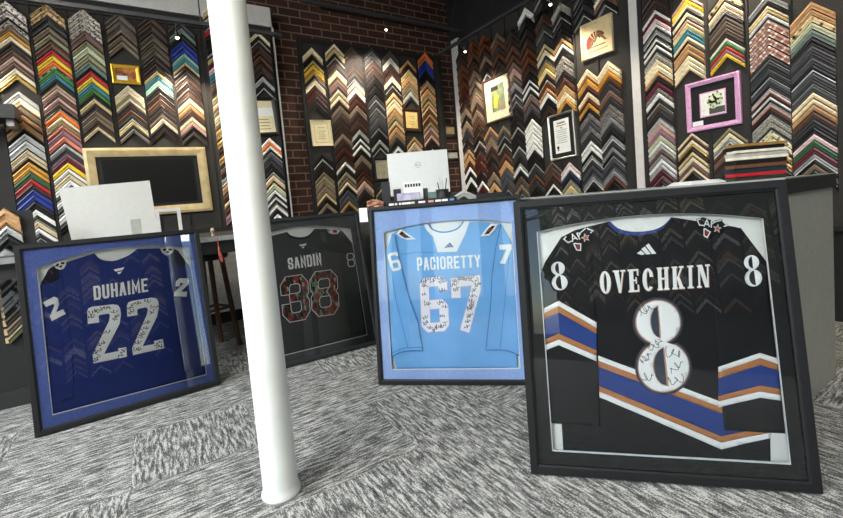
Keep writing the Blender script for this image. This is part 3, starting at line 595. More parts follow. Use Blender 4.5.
# name in condensed slab-serif letters
def serif(ch, q):
    TL, TR, BR, BL = [Vector(p) for p in q]
    def mp(x, y): return (BL*(1-x)+BR*x)*(1-y)+(TL*(1-x)+TR*x)*y
    def poly(*p): return [[mp(*a) for a in p]]
    stem = lambda x0, x1, y0=0, y1=1: poly((x0, y0), (x1, y0), (x1, y1), (x0, y1))
    sf = lambda x0, x1, y0: poly((x0, y0), (x1, y0), (x1, y0+.07), (x0, y0+.07))
    if ch in 'OC':
        o = [(.5+.5*math.cos(t), .5+.5*math.sin(t)) for t in [2*math.pi*i/28 for i in range(28)]]; i_ = [(.5+.16*math.cos(t), .5+.42*math.sin(t)) for t in [2*math.pi*i/28 for i in range(28)]]
        if ch == 'O': return [[[mp(*p) for p in o], [mp(*p) for p in i_]]]
        a = [(.5+.5*math.cos(t), .5+.5*math.sin(t)) for t in [math.radians(38+i*9) for i in range(32)]]
        return [[[mp(*p) for p in a]+[mp(*p) for p in [(.62, .2), (.5, .08), (.38, .2), (.34, .5), (.38, .8), (.5, .92), (.62, .8), (.66, .62), (.95, .62)]]]]
    if ch == 'V': return [poly((.05, 1), (.42, 1), (.62, .3), (.8, 1), (.92, 1), (.6, 0), (.42, 0)), sf(-.05, .5, .93), sf(.66, 1.05, .93)]
    if ch == 'E': return [stem(.12, .46), sf(0, .95, 0), sf(0, .92, .93), sf(.4, .75, .47), stem(.84, .95, 0, .3), stem(.82, .93, .72, 1), stem(.68, .76, .36, .64)]
    if ch == 'H': return [stem(.08, .38), stem(.66, .94), stem(.38, .66, .46, .54), sf(0, .46, 0), sf(0, .46, .93), sf(.58, 1.02, 0), sf(.58, 1.02, .93)]
    if ch == 'K': return [stem(.08, .38), poly((.38, .42), (.8, .98), (.92, .98), (.52, .46)), poly((.4, .5), (.56, .62), (.98, .02), (.66, .02)), sf(0, .46, 0), sf(0, .46, .93), sf(.58, 1.05, 0), sf(.62, 1.0, .93)]
    if ch == 'I': return [stem(.28, .72), sf(.05, .95, 0), sf(.05, .95, .93)]
    if ch == 'N': return [stem(.1, .22), stem(.84, .95), poly((.08, 1), (.42, 1), (.95, 0), (.66, 0)), sf(-.02, .34, 0), sf(.7, 1.08, .93), sf(0, .3, .93)]
def nm(fr, q):
    TL, TR, BR, BL = [Vector(fr.px(p)) for p in q]; x = 0; ws = {'I': .55}; t = 'OVECHKIN'; g = .3; tot = sum(ws.get(c, 1) for c in t)+g*7; A = []; Bq = []
    for c in t:
        w = ws.get(c, 1); a, b_ = x/tot, (x+w)/tot; x += w+g
        qq = (TL.lerp(TR, a), TL.lerp(TR, b_), BL.lerp(BR, b_), BL.lerp(BR, a)); A += serif(c, qq)
        Bq += serif(c, [v+Vector((.0022, -.0022)) for v in qq])
    fr.part('name_lettering', A, WHT, fr.wj-.0012, fr.wj-.003, px=False, label='white slab-serif lettering OVECHKIN')
    fr.part('lettering_shadow', Bq, COPO, fr.wj-.002, fr.wj-.004, px=False)
OV.wj = -.030
nm(OV, ((599.3, 271.5), (709, 264.3), (709.5, 287), (600.5, 294)))
def mark3(fr, pts, w, m=None):
    fr.part('maker_mark', pts, m or WHT, w, w-.002)
mark3(OV, [[(637, 253.5), (641, 250.5), (645, 254), (642, 255)], [(641.5, 249), (645, 246.5), (651, 254), (646.5, 254.5)], [(645.8, 245.5), (649, 243.5), (656.5, 253.6), (652.2, 254)]], OV.wj-.001)
RED = cloth('red_patch_thread', 'b2382f'); BLK2 = cloth('black_patch_thread', '121214')
def patch(fr, polys, w):  # [(points, material)]
    fr.part('shoulder_patch', [polys[0][0]], polys[0][1], w, w-.003, CR); z = w
    for p, m in polys[1:]: z += .0001; fr.part('patch_detail', [p], m, z, z-.001, CR)
def pp(cx, cy, rot, s, pts): 
    c, sn = math.cos(rot), math.sin(rot); return [(cx+s*(x*c-y*sn), cy+s*(x*sn+y*c)) for x, y in pts]
def star(n=5, r=1, q=.42, a=-1.57): return [((r if i % 2 == 0 else q*r)*math.cos(a+i*math.pi/n), (r if i % 2 == 0 else q*r)*math.sin(a+i*math.pi/n)) for i in range(2*n)]
for (cx, cy, rot, fl) in ((580, 240.5, -.3, 1), (711, 228.6, .16, 1)):
    P = lambda pts: pp(cx, cy, rot, 1, [(x*fl, y) for x, y in pts])
    prs = [(P([(-16, -7), (-10, -10), (1, -8), (9, -11), (16, -6), (14, -3), (11, 5), (3, 6), (-2, 11), (-7, 9), (-8, 1), (-14, -1)]), BLK2)]
    def st(pts, m=WHT, w_=1.1): return [(P([tuple(v) for v in q[0]]), m) for q in ribbon([Vector(p) for p in pts], w_)]
    for pts in ([(-12, -8), (-15, -6), (-12, -1.5), (-8, -2)], [(-7.5, -1), (-5.5, -8), (-2, -1.5)], [(-6.5, -3.5), (-3.5, -3.5)], [(-1, -8), (0, -1)], [(-1, -8), (2.5, -7), (0, -4.5)], [(-7, 1), (-6, 8), (-2.5, 9.5), (-.5, 3.5), (-6.5, 1)], [(9, -10), (3, -7.5)], [(10, -9.5), (15, -5.5), (12, -4)]): prs += st(pts)
    prs += [(P([(x*4.6+6, y*4.6-1) for x, y in star()]), WHT), (P([(x*3.5+6, y*3.5-1) for x, y in star()]), mat('copper_star', 'b5603c', .7)), (P([(-4.8, 3), (-2.5, 3.4), (-3.4, 7.4), (-5.2, 6.8)]), RED)]
    patch(OV, prs, OV.wj+.001)

# ---- navy jersey, number 22
DU = Fr('duh', 'blue-matted framed jersey, DUHAIME 22, at far left of the floor', FRB, mat('cobalt_suede_mat', '6679c2', .85, var=.08, scale=60, spec=.2),
 [(36.5, 268)]+arc((36.5, 268), (188.8, 247.5), 18, 9.5)[1:-1]+[(188.8, 247.5), (206.9, 374.9), (52.3, 415.5)], None, .03)
NAV = cloth('navy_jersey_cloth', '223378'); DNV = cloth('black_shoulder_panel', '14172a'); z0 = DU.wb
neck = smoothpts([(94.3, 253.3), (100.7, 259.3), (111.7, 261), (120, 259), (129, 255), (137.4, 248.8)], 3)
DU.jersey = DU.part('jersey', [neck+[(172, 248), (178, 250.5), (190, 267), (206.2, 374.3), (52.8, 414.6), (40.5, 286), (48, 270.3), (53.5, 265.8)]], NAV, DU.wj-.005, z0, CR, parent=DU.root, label='navy blue hockey jersey')
DU.part('sleeve', [[(53.5, 265.5), (48, 270), (40.3, 286), (52, 405), (74, 398), (73, 350), (66, 300), (60, 264.5)]], NAV, DU.wj, z0, CR)
DU.part('sleeve', [[(177, 250.2), (190, 267), (205, 368), (184, 372), (178, 320), (171.5, 280), (170, 249)]], NAV, DU.wj, z0, CR)
DU.part('sleeve_panel', [[(53.5, 265.5), (48, 270), (41, 284), (51, 283), (60, 278), (58, 265)]], DNV, DU.wj+.001, DU.wj-.002, CR)
DU.part('sleeve_panel', [[(177, 250.2), (189, 265.5), (188, 267), (180, 267), (174, 262), (173.5, 250)]], DNV, DU.wj+.001, DU.wj-.002, CR)
DU.part('collar', [neck+[(136.4, 251.5), (129.5, 257.8), (120.5, 262), (111.5, 264), (100, 262), (93.2, 255.6)]], NAV, DU.wj-.002, z0, 0, fold=False)
q3 = lambda L_: [(80+x/5.183, 270+y/5.183) for x, y in L_]
q7 = lambda L_: [(30+x/5.75, 240+y/5.75) for x, y in L_]
two = [(40, 280), (37, 215), (44, 198), (65, 190), (170, 178), (197, 182), (208, 198), (213, 230), (205, 280), (125, 435), (200, 421), (197, 407), (240, 400), (243, 450), (70, 485), (65, 440), (150, 265), (155, 235), (148, 226), (102, 233), (96, 240), (100, 272)]
two2 = [(245, 242), (243, 185), (250, 168), (270, 160), (370, 143), (396, 147), (407, 165), (407, 200), (400, 240), (325, 395), (385, 384), (382, 368), (430, 357), (437, 405), (275, 442), (270, 405), (345, 235), (352, 205), (344, 193), (302, 201), (296, 208), (298, 234)]
DU.part('number', [q3(two)], WHT, DU.wj-.0032, DU.wj-.006, CR); DU.part('number', [q3(two2)], WHT, DU.wj-.0032, DU.wj-.006, CR)
sp_ = [(60, 240), (70, 215), (105, 205), (140, 195), (185, 245), (180, 215), (135, 320), (110, 380), (90, 420), (85, 460), (205, 445), (222, 420), (265, 190), (268, 215), (300, 170), (350, 160), (385, 190), (375, 215), (345, 270), (335, 300), (320, 335), (300, 375), (300, 410), (405, 380), (415, 395)]
scribbles(DU, q3(sp_), .018, .0026, 11, DU.wj-.003)
DU.part('name_lettering', word('DUHAIME', [DU.px(p) for p in ((93, 286.3), (147.5, 278), (148.3, 291.5), (94, 300.3))], .0115), WHT, DU.wj-.0032, DU.wj-.006, px=False, label='white block lettering DUHAIME')
DU.part('sleeve_number', [q7([(75, 360), (90, 350), (138, 325), (160, 335), (168, 370), (150, 415), (190, 398), (205, 425), (125, 467), (114, 438), (140, 378), (134, 366), (92, 386)])], WHT, DU.wj+.0012, DU.wj-.001, CR)
DU.part('sleeve_number', [q3([(495, 85), (497, 60), (515, 43), (555, 42), (567, 55), (560, 76), (523, 112), (556, 112), (552, 139), (488, 135), (490, 114), (536, 70), (520, 66), (517, 85)])], WHT, DU.wj+.0012, DU.wj-.001, CR)
mark3(DU, [[(113.5, 269.5), (124.5, 267), (122.5, 270), (115.5, 271.5)], [(117, 272.3), (121.8, 271.2), (120.3, 273.4), (118.6, 274.2)]], DU.wj-.003)
for cx, cy, rot in ((60.5, 265.5, -.3), (167.5, 251.2, -.05)):
    patch(DU, [(pp(cx, cy, rot, 1, [(-7, -3), (0, -4.5), (7, -3), (5.5, 1), (2, 4), (-2, 4), (-5.5, 1)]), WHT), (pp(cx, cy, rot, 1, [(-5, -2), (-1, -3), (-1, -1), (-4, 0)]), BLK2), (pp(cx, cy, rot, 1, [(1, -3), (5, -2), (4, 0), (1, -1)]), BLK2), (pp(cx, cy, rot, 1, [(-2, 0), (2, 0), (0, 2.8)]), BLK2)], DU.wj+.001)

# ---- charcoal jersey, number 38
SA = Fr('san', 'charcoal framed jersey, SANDIN 38, half hidden by the white pillar', mat('black_wood_frame', '17181a', .5, var=.2, scale=60), mat('charcoal_mat', '5d6062', .9, var=.1, scale=60, spec=.2),
 [(241.5, 243)]+arc((241.5, 243), (350.6, 228.6), 16, 9)[1:-1]+[(350.6, 228.6), (367.6, 335), (252.5, 363.8)], None, .028)
CHC = cloth('charcoal_jersey_cloth', '47494a'); z0 = SA.wb
neck = smoothpts([(287, 231.7), (291.5, 235.6), (301, 237.3), (309, 234.9), (315, 228.6)], 3)
SA.jersey = SA.part('jersey', [neck+[(340, 229.2), (343, 231.7), (353, 244), (367, 334.4), (253, 363), (245, 262), (256, 243), (272.4, 235.6)]], CHC, SA.wj-.005, z0, CR, parent=SA.root, label='charcoal hockey jersey')
SA.part('sleeve', [[(343, 231.5), (353, 244), (366.5, 331), (352, 334), (344, 290), (339, 250), (338, 229.3)]], CHC, SA.wj, z0, CR)
SA.part('sleeve', [[(266, 238.5), (256, 243.2), (245.5, 262), (253, 355), (268, 352), (266, 300), (265, 260)]], CHC, SA.wj, z0, CR)
SA.part('collar', [neck+[(314.5, 231), (309.2, 237.3), (301, 239.6), (290.8, 237.7), (286.3, 233.6)]], mat('black_collar', '1b1c1d', .8), SA.wj-.002, z0, 0, fold=False)
SA.part('name_lettering', word('SANDIN', [SA.px(p) for p in ((287.4, 258.2), (320.6, 252.8), (322, 264.8), (288.7, 269.6))], .0125), WHT, SA.wj-.0032, SA.wj-.006, px=False, label='white block lettering SANDIN')
mc, nt, b = newmat('multicoloured_camo'); N = nt.nodes.new; L = nt.links.new
tc = N('ShaderNodeTexCoord'); mp_ = N('ShaderNodeMapping'); mp_.inputs['Scale'].default_value = (75, 34, 1); L(tc.outputs['Object'], mp_.inputs[0])
vo = N('ShaderNodeTexVoronoi'); vo.distance = 'CHEBYCHEV'; vo.inputs['Scale'].default_value = 1; vo.inputs['Randomness'].default_value = .8; L(mp_.outputs[0], vo.inputs['Vector'])
sx = N('ShaderNodeSeparateColor'); L(vo.outputs['Color'], sx.inputs[0]); rp = N('ShaderNodeValToRGB'); rp.color_ramp.interpolation = 'CONSTANT'
el = rp.color_ramp.elements; el[0].color = lin('1a1a1b'); el[1].position = .3; el[1].color = lin('8e2c2a')
for p_, c_ in ((.48, '2b2623'), (.6, '6d8a72'), (.68, 'b7a483'), (.76, 'a13a33'), (.9, '3f4a48')): x_ = el.new(p_); x_.color = lin(c_)
L(sx.outputs[0], rp.inputs[0]); L(rp.outputs[0], b.inputs['Base Color']); b.inputs['Roughness'].default_value = .8
for ch, q in (('3', ((279.3, 277.5), (307.5, 273.2), (311.3, 318.8), (283.7, 323.8))), ('8', ((309, 272.2), (337, 268.6), (340, 313.6), (312.6, 317.8)))):
    qq = [SA.px(p) for p in q]; sw = .062
    SA.part('number_outline', glyph(ch, qq, sw), WHT, SA.wj-.0034, SA.wj-.006, px=False)
    c = sum((Vector(v) for v in qq), Vector((0, 0)))/4; q2 = [c+(Vector(v)-c)*Vector((1, 1)).length/1.4142 for v in qq]
    g = .0045; TL, TR, BR, BL = [Vector(v) for v in qq]; ux_ = (TR-TL).normalized()*g; uy_ = (TL-BL).normalized()*g
    SA.part('number', glyph(ch, (TL+ux_-uy_, TR-ux_-uy_, BR-ux_+uy_, BL+ux_+uy_), sw-2*g), mc, SA.wj-.0026, SA.wj-.0045, px=False, label='number %s filled with red, green and black camouflage' % ch)
q = [SA.px(p) for p in ((346, 253.5), (353.5, 252.5), (355.3, 266.3), (348.3, 267.5))]
SA.part('sleeve_number', glyph('8', q, .0075), WHT, SA.wj+.0014, SA.wj-.001, px=False)
mark3(SA, [[(299, 244.8), (307, 243.2), (305.8, 245.2), (300.6, 246.2)], [(301.6, 246.8), (305, 246.1), (303.2, 248.4)]], SA.wj-.003)
patch(SA, [(pp(333, 231.3, .12, 1, [(-7, -2.2), (0, -3), (7, -1.5), (5, 2), (0, 3), (-4, 2)]), WHT), (pp(334, 231.3, .12, 1, [(-1, -2), (3, -1.5), (3, 1), (-1, 1.5)]), RED), (pp(328, 230.5, .12, 1, [(-1.5, -1), (1.5, -1), (1, 1)]), RED)], SA.wj+.001)

# ---- sky blue jersey, number 67
PA = Fr('pac', 'light blue framed jersey, PACIORETTY 67, standing left of the big black one', FRB, mat('periwinkle_suede_mat', '9db6e6', .85, var=.06, scale=60, spec=.2),
 [(383, 232.5)]+arc((383, 232.5), (511.6, 222.2), 18, 7)[1:-1]+[(511.6, 222.2), (520.5, 369), (391.3, 370)], None, .026)
SKY = cloth('sky_blue_jersey_cloth', '78b2e8'); z0 = PA.wb
neckin = smoothpts([(428.5, 224), (432, 229), (440, 232), (449, 231.6), (458, 228.2), (463.5, 221.3)], 3)
PA.jersey = PA.part('jersey', [[(423.5, 224.4)]+[(428.5, 224)]+neckin[1:]+[(470, 221.2), (501, 223.2), (512, 244), (516.5, 310), (517.8, 368.4), (396.5, 369), (391, 350), (384.8, 262), (386.6, 250.5), (391.7, 233.8), (404, 228)]], SKY, PA.wj-.005, z0, CR, parent=PA.root, label='light blue hockey jersey')
PA.part('sleeve', [[(391.7, 233.8), (386.6, 250.5), (384.3, 258), (391.2, 357.5), (400, 353), (410, 351), (423.2, 351), (417.7, 320), (409.5, 299), (399, 258), (395, 235)]], SKY, PA.wj, z0, CR)
PA.part('sleeve', [[(501, 223.4), (512.3, 243.5), (516, 290), (519.5, 356), (508, 351), (485.6, 350.4), (489, 320), (491, 300), (492, 275), (495.6, 248)]], SKY, PA.wj, z0, CR)
PA.part('collar', [neckin+[(469.7, 221.4), (466.5, 230), (460, 235), (450, 238), (440, 238.5), (431.5, 235.5), (426.5, 230), (423.6, 224.4)]], WHT, PA.wj-.002, PA.wj-.006, 0, fold=False)
PA.part('collar_trim', [[tuple(v) for v in r_[0]] for r_ in ribbon([Vector(p) for p in neckin], 1.3)], cloth('blue_trim', '4a86c4'), PA.wj-.0012, PA.wj-.004, 0, fold=False)
PA.part('collar_yoke', [[(432, 233.5), (437.6, 252.3), (456.6, 251.7), (466.8, 230.5), (459, 234), (449, 236.5), (440, 236.8)]], WHT, PA.wj-.0025, PA.wj-.006, 0)
mark3(PA, [[(444, 247.8), (446, 246), (448, 247.6)], [(446.2, 245.5), (448, 244.2), (451, 247.4), (448.8, 247.5)], [(448.2, 243.6), (449.8, 242.5), (453.6, 247.2), (451.6, 247.3)]], PA.wj+.0008, mat('teal_mark', '2b5b82', .7))
PA.part('name_lettering', word('PACIORETTY', [PA.px(p) for p in ((416.4, 257.6), (480, 254.8), (480.6, 267), (417.2, 270.9))], .0105), WHT, PA.wj-.0032, PA.wj-.006, px=False, label='white block lettering PACIORETTY')
SEAM_SHADOW = cloth('seam_shadow_blue', '3f76ae')  # hem and seam strips, with sleeve-edge shadow put into the colour
def seam_shadow(fr, pts, w_, m, w):
    fr.part('seam_shadow', [[tuple(v) for v in r_[0]] for r_ in ribbon([Vector(p) for p in pts], w_)], m, w, w-.002, 0)
seam_shadow(PA, smoothpts([(391.4, 357), (400, 352.6), (410, 350.8), (422.8, 350.8)], 3), .9, SEAM_SHADOW, PA.wj+.0012)
seam_shadow(PA, smoothpts([(391.2, 353.5), (400, 349.2), (410, 347.6), (422.4, 347.4)], 3), .5, SEAM_SHADOW, PA.wj+.0012)
seam_shadow(PA, smoothpts([(519.4, 355.5), (508, 350.8), (497, 350), (486, 350.2)], 3), .9, SEAM_SHADOW, PA.wj+.0012)
seam_shadow(PA, [(423, 350.8), (417.7, 320), (409.5, 299), (399, 258), (395, 235.5)], .6, SEAM_SHADOW, PA.wj+.0012)
seam_shadow(PA, [(485.8, 350), (489, 320), (491, 300), (492, 275), (495.6, 248), (500.8, 224)], .6, SEAM_SHADOW, PA.wj+.0012)
seam_shadow(PA, [(390, 262), (396, 300), (408, 348)], .45, SEAM_SHADOW, PA.wj+.0012)
seam_shadow(PA, [(509, 255), (505, 300), (500, 348)], .45, SEAM_SHADOW, PA.wj+.0012)
seam_shadow(PA, [(399.5, 254.5), (414, 252.5), (436, 252.3)], .45, SEAM_SHADOW, PA.wj-.0034)
PNK = cloth('white_twill_pink_edge', 'f1ecf2'); LIL = cloth('lilac_outline', 'd9b7d8')
for ch, q in (('6', ((419, 278.3), (447, 275.6), (449.6, 331.3), (421.5, 333.3))), ('7', ((450.4, 278.2), (480.3, 274.8), (482.5, 331), (452.8, 333)))):
    qq = [PA.px(p) for p in q]; sw = .055
    PA.part('number_outline', glyph(ch, qq, sw), LIL, PA.wj-.0036, PA.wj-.006, px=False)
    g = .003; TL, TR, BR, BL = [Vector(v) for v in qq]; ux_ = (TR-TL).normalized()*g; uy_ = (TL-BL).normalized()*g
    PA.part('number', glyph(ch, (TL+ux_-uy_, TR-ux_-uy_, BR-ux_+uy_, BL+ux_+uy_), sw-2*g), PNK, PA.wj-.0028, PA.wj-.0045, px=False)
qa = lambda L_: [(405+x/5.453, 245+y/5.453) for x, y in L_]
scribbles(PA, qa([(100, 200), (105, 220), (125, 185), (150, 195), (175, 180), (200, 195), (105, 268), (122, 320), (195, 312), (215, 335), (110, 395), (112, 425), (135, 450), (160, 460), (205, 385), (212, 415), (205, 440), (180, 445), (205, 245),
  (265, 215), (272, 195), (300, 182), (330, 185), (360, 180), (385, 195), (375, 245), (372, 275), (362, 305), (358, 330), (355, 345), (350, 385), (342, 415), (335, 445), (280, 240), (395, 215)]), .017, .0026, 21, PA.wj-.0025)
q = [PA.px(p) for p in ((386.8, 254), (397.3, 251.2), (402, 269.3), (391.8, 272))]
PA.part('sleeve_number', glyph('6', q, .017), WHT, PA.wj+.0012, PA.wj-.001, px=False)
qr = lambda L_: [(445+x/5.178, 200+y/5.178) for x, y in L_]
PA.part('sleeve_number', [qr([(280, 232), (346, 228), (348, 250), (310, 332), (283, 328), (318, 256), (283, 258)])], WHT, PA.wj+.0012, PA.wj-.001, CR)
for P_, m2 in ((((396.5, 234), (400.5, 228.8), (404, 231), (411, 236), (416, 239.3), (407, 239.8), (400, 237.4)), ((399, 234), (401.5, 231), (406, 234.5), (411, 238), (405, 238))),
   (((480.5, 236.5), (486, 229), (491.3, 223.4), (498.5, 224), (495, 230), (489.5, 235.8)), ((484, 234.6), (489, 228), (493, 225.5), (495, 226), (489, 233.6)))):
    patch(PA, [(list(P_), WHT), (list(m2), BLK2), ([(a*.4+sum(p[0] for p in m2)/len(m2)*.6, b_*.4+sum(p[1] for p in m2)/len(m2)*.6) for a, b_ in m2], RED)], PA.wj+.001)
# ------------------------------------------------------------------ the white pillar
bc = onZ(283, 503, 0); d_ = Vector((bc.x, bc.y, 0)).normalized(); pc = bc+d_*.062
bm = bmesh.new(); lathe(bm, [(.068, 0), (.069, .012), (.064, .022), (.061, .04), (.0605, .2), (.0605, H)], 48, pc.x, pc.y)
pl, nt, b = newmat('scuffed_white_paint'); N = nt.nodes.new; L = nt.links.new
tc = N('ShaderNodeTexCoord'); nz = N('ShaderNodeTexNoise'); nz.inputs['Scale'].default_value = 5; nz.inputs['Detail'].default_value = 6; L(tc.outputs['Object'], nz.inputs[0])
rp = N('ShaderNodeValToRGB'); rp.color_ramp.elements[0].position = .3; rp.color_ramp.elements[0].color = lin('d2d4cd'); rp.color_ramp.elements[1].position = .6; rp.color_ramp.elements[1].color = lin('dfe1da')
L(nz.outputs[0], rp.inputs[0]); L(rp.outputs[0], b.inputs['Base Color']); b.inputs['Roughness'].default_value = .45
bp = N('ShaderNodeBump'); bp.inputs['Strength'].default_value = .15; bp.inputs['Distance'].default_value = .01; L(nz.outputs[0], bp.inputs['Height']); L(bp.outputs[0], b.inputs['Normal'])
tag(link('support_pillar', bm, pl, smooth=True), 'round white painted steel pillar rising from the grey carpet', 'pillar')
# ------------------------------------------------------------------ grey counter
GREYH = mat('brushed_handle', '9a9a98', .3, .8); C0 = Vector((2.07, .6)); C1 = Vector((1.385, 2.66)); LAM = mat('grey_laminate', '95968b', .5, var=.06, scale=40, stretch=(1, 1, 1)); TOPM = mat('charcoal_counter_edge', '2b2c2b', .45); CTOP = mat('grey_counter_surface', '8f938c', .35, var=.04)
C2 = Vector((2.72, .6)); C3 = Vector((2.05, 2.66))
ct = empty('shop_counter', (C0.x, C0.y, 0), 'long grey counter with a charcoal edge band behind the leaning frames', 'counter')
rel = lambda v, dx=0, dy=0: (v.x-C0.x+dx, v.y-C0.y+dy)
bm = bmesh.new(); prism(bm, [rel(C0, .035, .01), rel(C2, -.02, .01), rel(C3, -.02, -.01), rel(C1, .035, -.01)], 0, .93); link('cabinet_body', bm, LAM, ct)
bm = bmesh.new(); prism(bm, [rel(C0), rel(C2), rel(C3), rel(C1)], .915, .974); link('edge_band', bm, TOPM, ct)
bm = bmesh.new(); prism(bm, [rel(C0, .001, .001), rel(C2, -.001, .001), rel(C3, -.001, -.001), rel(C1, .001, -.001)], .9741, .979); link('worktop', bm, CTOP, ct)
CT = .979
bc_ = empty('back_cabinet', (1.9, 3.45, 0), 'dark grey cabinet behind the counter beside the charcoal framed jersey', 'cabinet')
CABM = mat('dark_grey_cabinet', '4a4c4b', .6)
bm = bmesh.new(); box(bm, (-.5, -.25, .06), (.5, .25, .92), bevel=.003); link('cabinet_body', bm, CABM, bc_)
bm = bmesh.new(); box(bm, (-.52, -.27, .92), (.52, .27, .95), bevel=.003); link('cabinet_top', bm, TOPM, bc_)
bm = bmesh.new(); box(bm, (-.48, -.22, 0), (.48, .25, .06)); link('plinth', bm, TOPM, bc_)
for k in (0, 1):
    bm = bmesh.new(); box(bm, (-.49+.495*k, -.265, .08), (-.01+.495*k, -.25, .9), bevel=.002); dr = link('door', bm, CABM, bc_)
    bm = bmesh.new(); box(bm, (-.06+.1*k, -.285, .6), (-.045+.1*k, -.265, .75)); link('handle', bm, GREYH, dr)
def fitpt(px, depth, z=0):
    """point on image column px at a given forward depth and height"""
    best = None
    for y in range(0, 518):
        pass
    x = (px-CXP)/F*depth; return room(x, depth, z)
def P3(px, py, depth):
    d = ray(px, py); f = room(0, 1); return EYE+d*(depth/d.dot(f))
# ---- monitor seen from behind
def facing(px, py, depth, z=None):
    p = P3(px, py, depth); 
    if z is not None: p.z = z
    return p
SILV = mat('white_monitor_plastic', 'e3e5e2', .4, var=.02); DK = mat('dark_plastic', '1d1e20', .5)
mp0 = facing(421, 200, 3.1, CT); s_ = 3.1/F
mo = empty('computer_monitor', mp0, 'white-backed computer monitor standing on the counter, seen from behind', 'monitor', rz=-YAW+.02)
w_ = 60*s_; bm = bmesh.new()
box(bm, (-w_/2, 0, .09), (w_/2, .03, .09+42*s_), bevel=.004); link('rear_shell', bm, SILV, mo)
bm = bmesh.new(); box(bm, (-w_/2+.006, .03, .096), (w_/2-.006, .036, .084+42*s_)); link('screen', bm, DK, mo)
bm = bmesh.new(); box(bm, (-.03, -.03, .012), (.03, 0, .12), bevel=.004); link('stand_neck', bm, SILV, mo)
bm = bmesh.new(); box(bm, (-.11, -.07, 0), (.11, .1, .012), bevel=.003); link('stand_base', bm, SILV, mo)
GREYM = mat('grey_logo', '8a8f92', .4)
bm = bmesh.new(); zc = .09+29*s_; Mx = Matrix.Translation((0, -.0005, zc)) @ Matrix.Rotation(math.pi/2, 4, 'X')
ri = [[Mx @ Vector((r*math.cos(a), r*math.sin(a), zz)) for a in [2*math.pi*i/28 for i in range(28)]] for r, zz in ((.021, 0), (.021, .0012), (.0185, .0012), (.0185, 0))]
vv = [[bm.verts.new(p) for p in r] for r in ri]
for a, b_ in zip(vv, vv[1:]+vv[:1]):
    for i in range(28): bm.faces.new((a[i], a[(i+1) % 28], b_[(i+1) % 28], b_[i]))
xx = -.0155
for chh in 'DELL':
    for g_ in glyph(chh, ((xx, .0055), (xx+.0066, .0055), (xx+.0066, -.0055), (xx, -.0055)), .0018):
        t_ = [Vector((p.x, -.0017, p.y+zc)) for p in g_[0]]; bm.faces.new([bm.verts.new(p) for p in t_])
    xx += .0080
link('round_logo', bm, GREYM, mo)
# ---- small things on the counter near the monitor
def thingbox(name, label, cat, px, py, depth, w, d, h, m, rz=0, z=CT, bev=.004):
    p = facing(px, py, depth, z); t = bmesh.new(); box(t, (-w/2, -d/2, 0), (w/2, d/2, h), bevel=bev)
    o = link(name, t, m); o.location = p; o.rotation_euler = (0, 0, -YAW+rz); return tag(o, label, cat)
PAPER = mat('white_paper', 'efefec', .8, var=.02)
# payment sign: black strip with little card symbols
sg = empty('payment_sign', facing(420, 205, 2.62, CT), 'low black strip of white card-payment symbols at the counter edge', 'sign', rz=-YAW+.0)
sl = 66*2.62/F; bm = bmesh.new(); box(bm, (-sl*.5, -.004, 0), (sl*.56, .012, .048), bevel=.002); link('sign_board', bm, DK, sg)
for x, w, c in ((-.43, .03, 'f2f2f2'), (-.36, .016, 'f0d8d8'), (-.30, .012, 'f2f2f2'), (-.24, .03, 'f2f2f2'), (-.18, .03, 'f2f2f2'), (-.11, .026, 'd8dcb8'), (.03, .042, 'f4f4f4'), (.17, .034, 'e8a8a0'), (.28, .036, 'f4f4f4'), (.38, .036, 'f4f4f4'), (.485, .026, '5f9bd0')):
    bm = bmesh.new(); box(bm, (x*sl-w/2*1.0, -.0055, .016), (x*sl+w/2*1.0, -.0038, .036)); link('card_symbol', bm, mat('symbol_'+c, c, .6), sg)
thingbox('plastic_case', 'clear lilac plastic case in front of the monitor', 'case', 409, 200, 2.72, .15, .05, .095, mat('lilac_plastic', 'a08cb8', .25, col2='cdd0dc', scale=20))
o = thingbox('info_card', 'white printed card propped upright before the monitor', 'card', 414, 200, 2.8, .13, .006, .17, PAPER)
for i in range(6):
    bm = bmesh.new(); box(bm, (-.052+.018*i, -.0045, .135), (-.040+.018*i, -.0032, .155)); link('symbol', bm, DK, o)
thingbox('card_reader', 'small dark card reader beside the clear case', 'card reader', 398, 200, 2.86, .05, .05, .13, DK)
thingbox('storage_box', 'small dark box right of the upright white card', 'box', 423, 200, 2.84, .075, .05, .12, mat('dark_grey_plastic', '3c4148', .5))
thingbox('desk_speaker', 'tall black desk speaker at the left edge of the monitor', 'speaker', 387, 200, 2.95, .055, .07, .19, DK)
thingbox('storage_tin', 'dull green tin on the counter left of the pen cup', 'tin', 435, 200, 2.78, .085, .06, .09, mat('green_tin', '6f8a80', .5))
pcup = empty('pen_cup', facing(443, 200, 2.72, CT), 'dark round cup holding pens at the right of the monitor', 'pen cup')
bm = bmesh.new(); lathe(bm, [(.034, 0), (.038, .04), (.042, .10), (.039, .10), (.034, .01)], 20); link('cup', bm, DK, pcup, smooth=True)
for i, (dx, dy, c) in enumerate(((-.02, .0, '222222'), (.012, .01, 'd8d8c0'), (.02, -.008, '222222'), (0, .012, 'ddddd8'))):
    bm = bmesh.new(); tube(bm, [(dx*.4, dy*.4, .012), (dx*1.6, dy*1.6, .145+.012*i)], .0032, 8)
    o = link('pen', bm, mat('pen_'+c, c, .4)); o.location = pcup.location
    tag(o, ['black pen leaning left out of the dark cup', 'cream pen standing in the dark cup', 'black pen leaning right out of the dark cup', 'tallest pale pen in the dark cup'][i], 'pen')
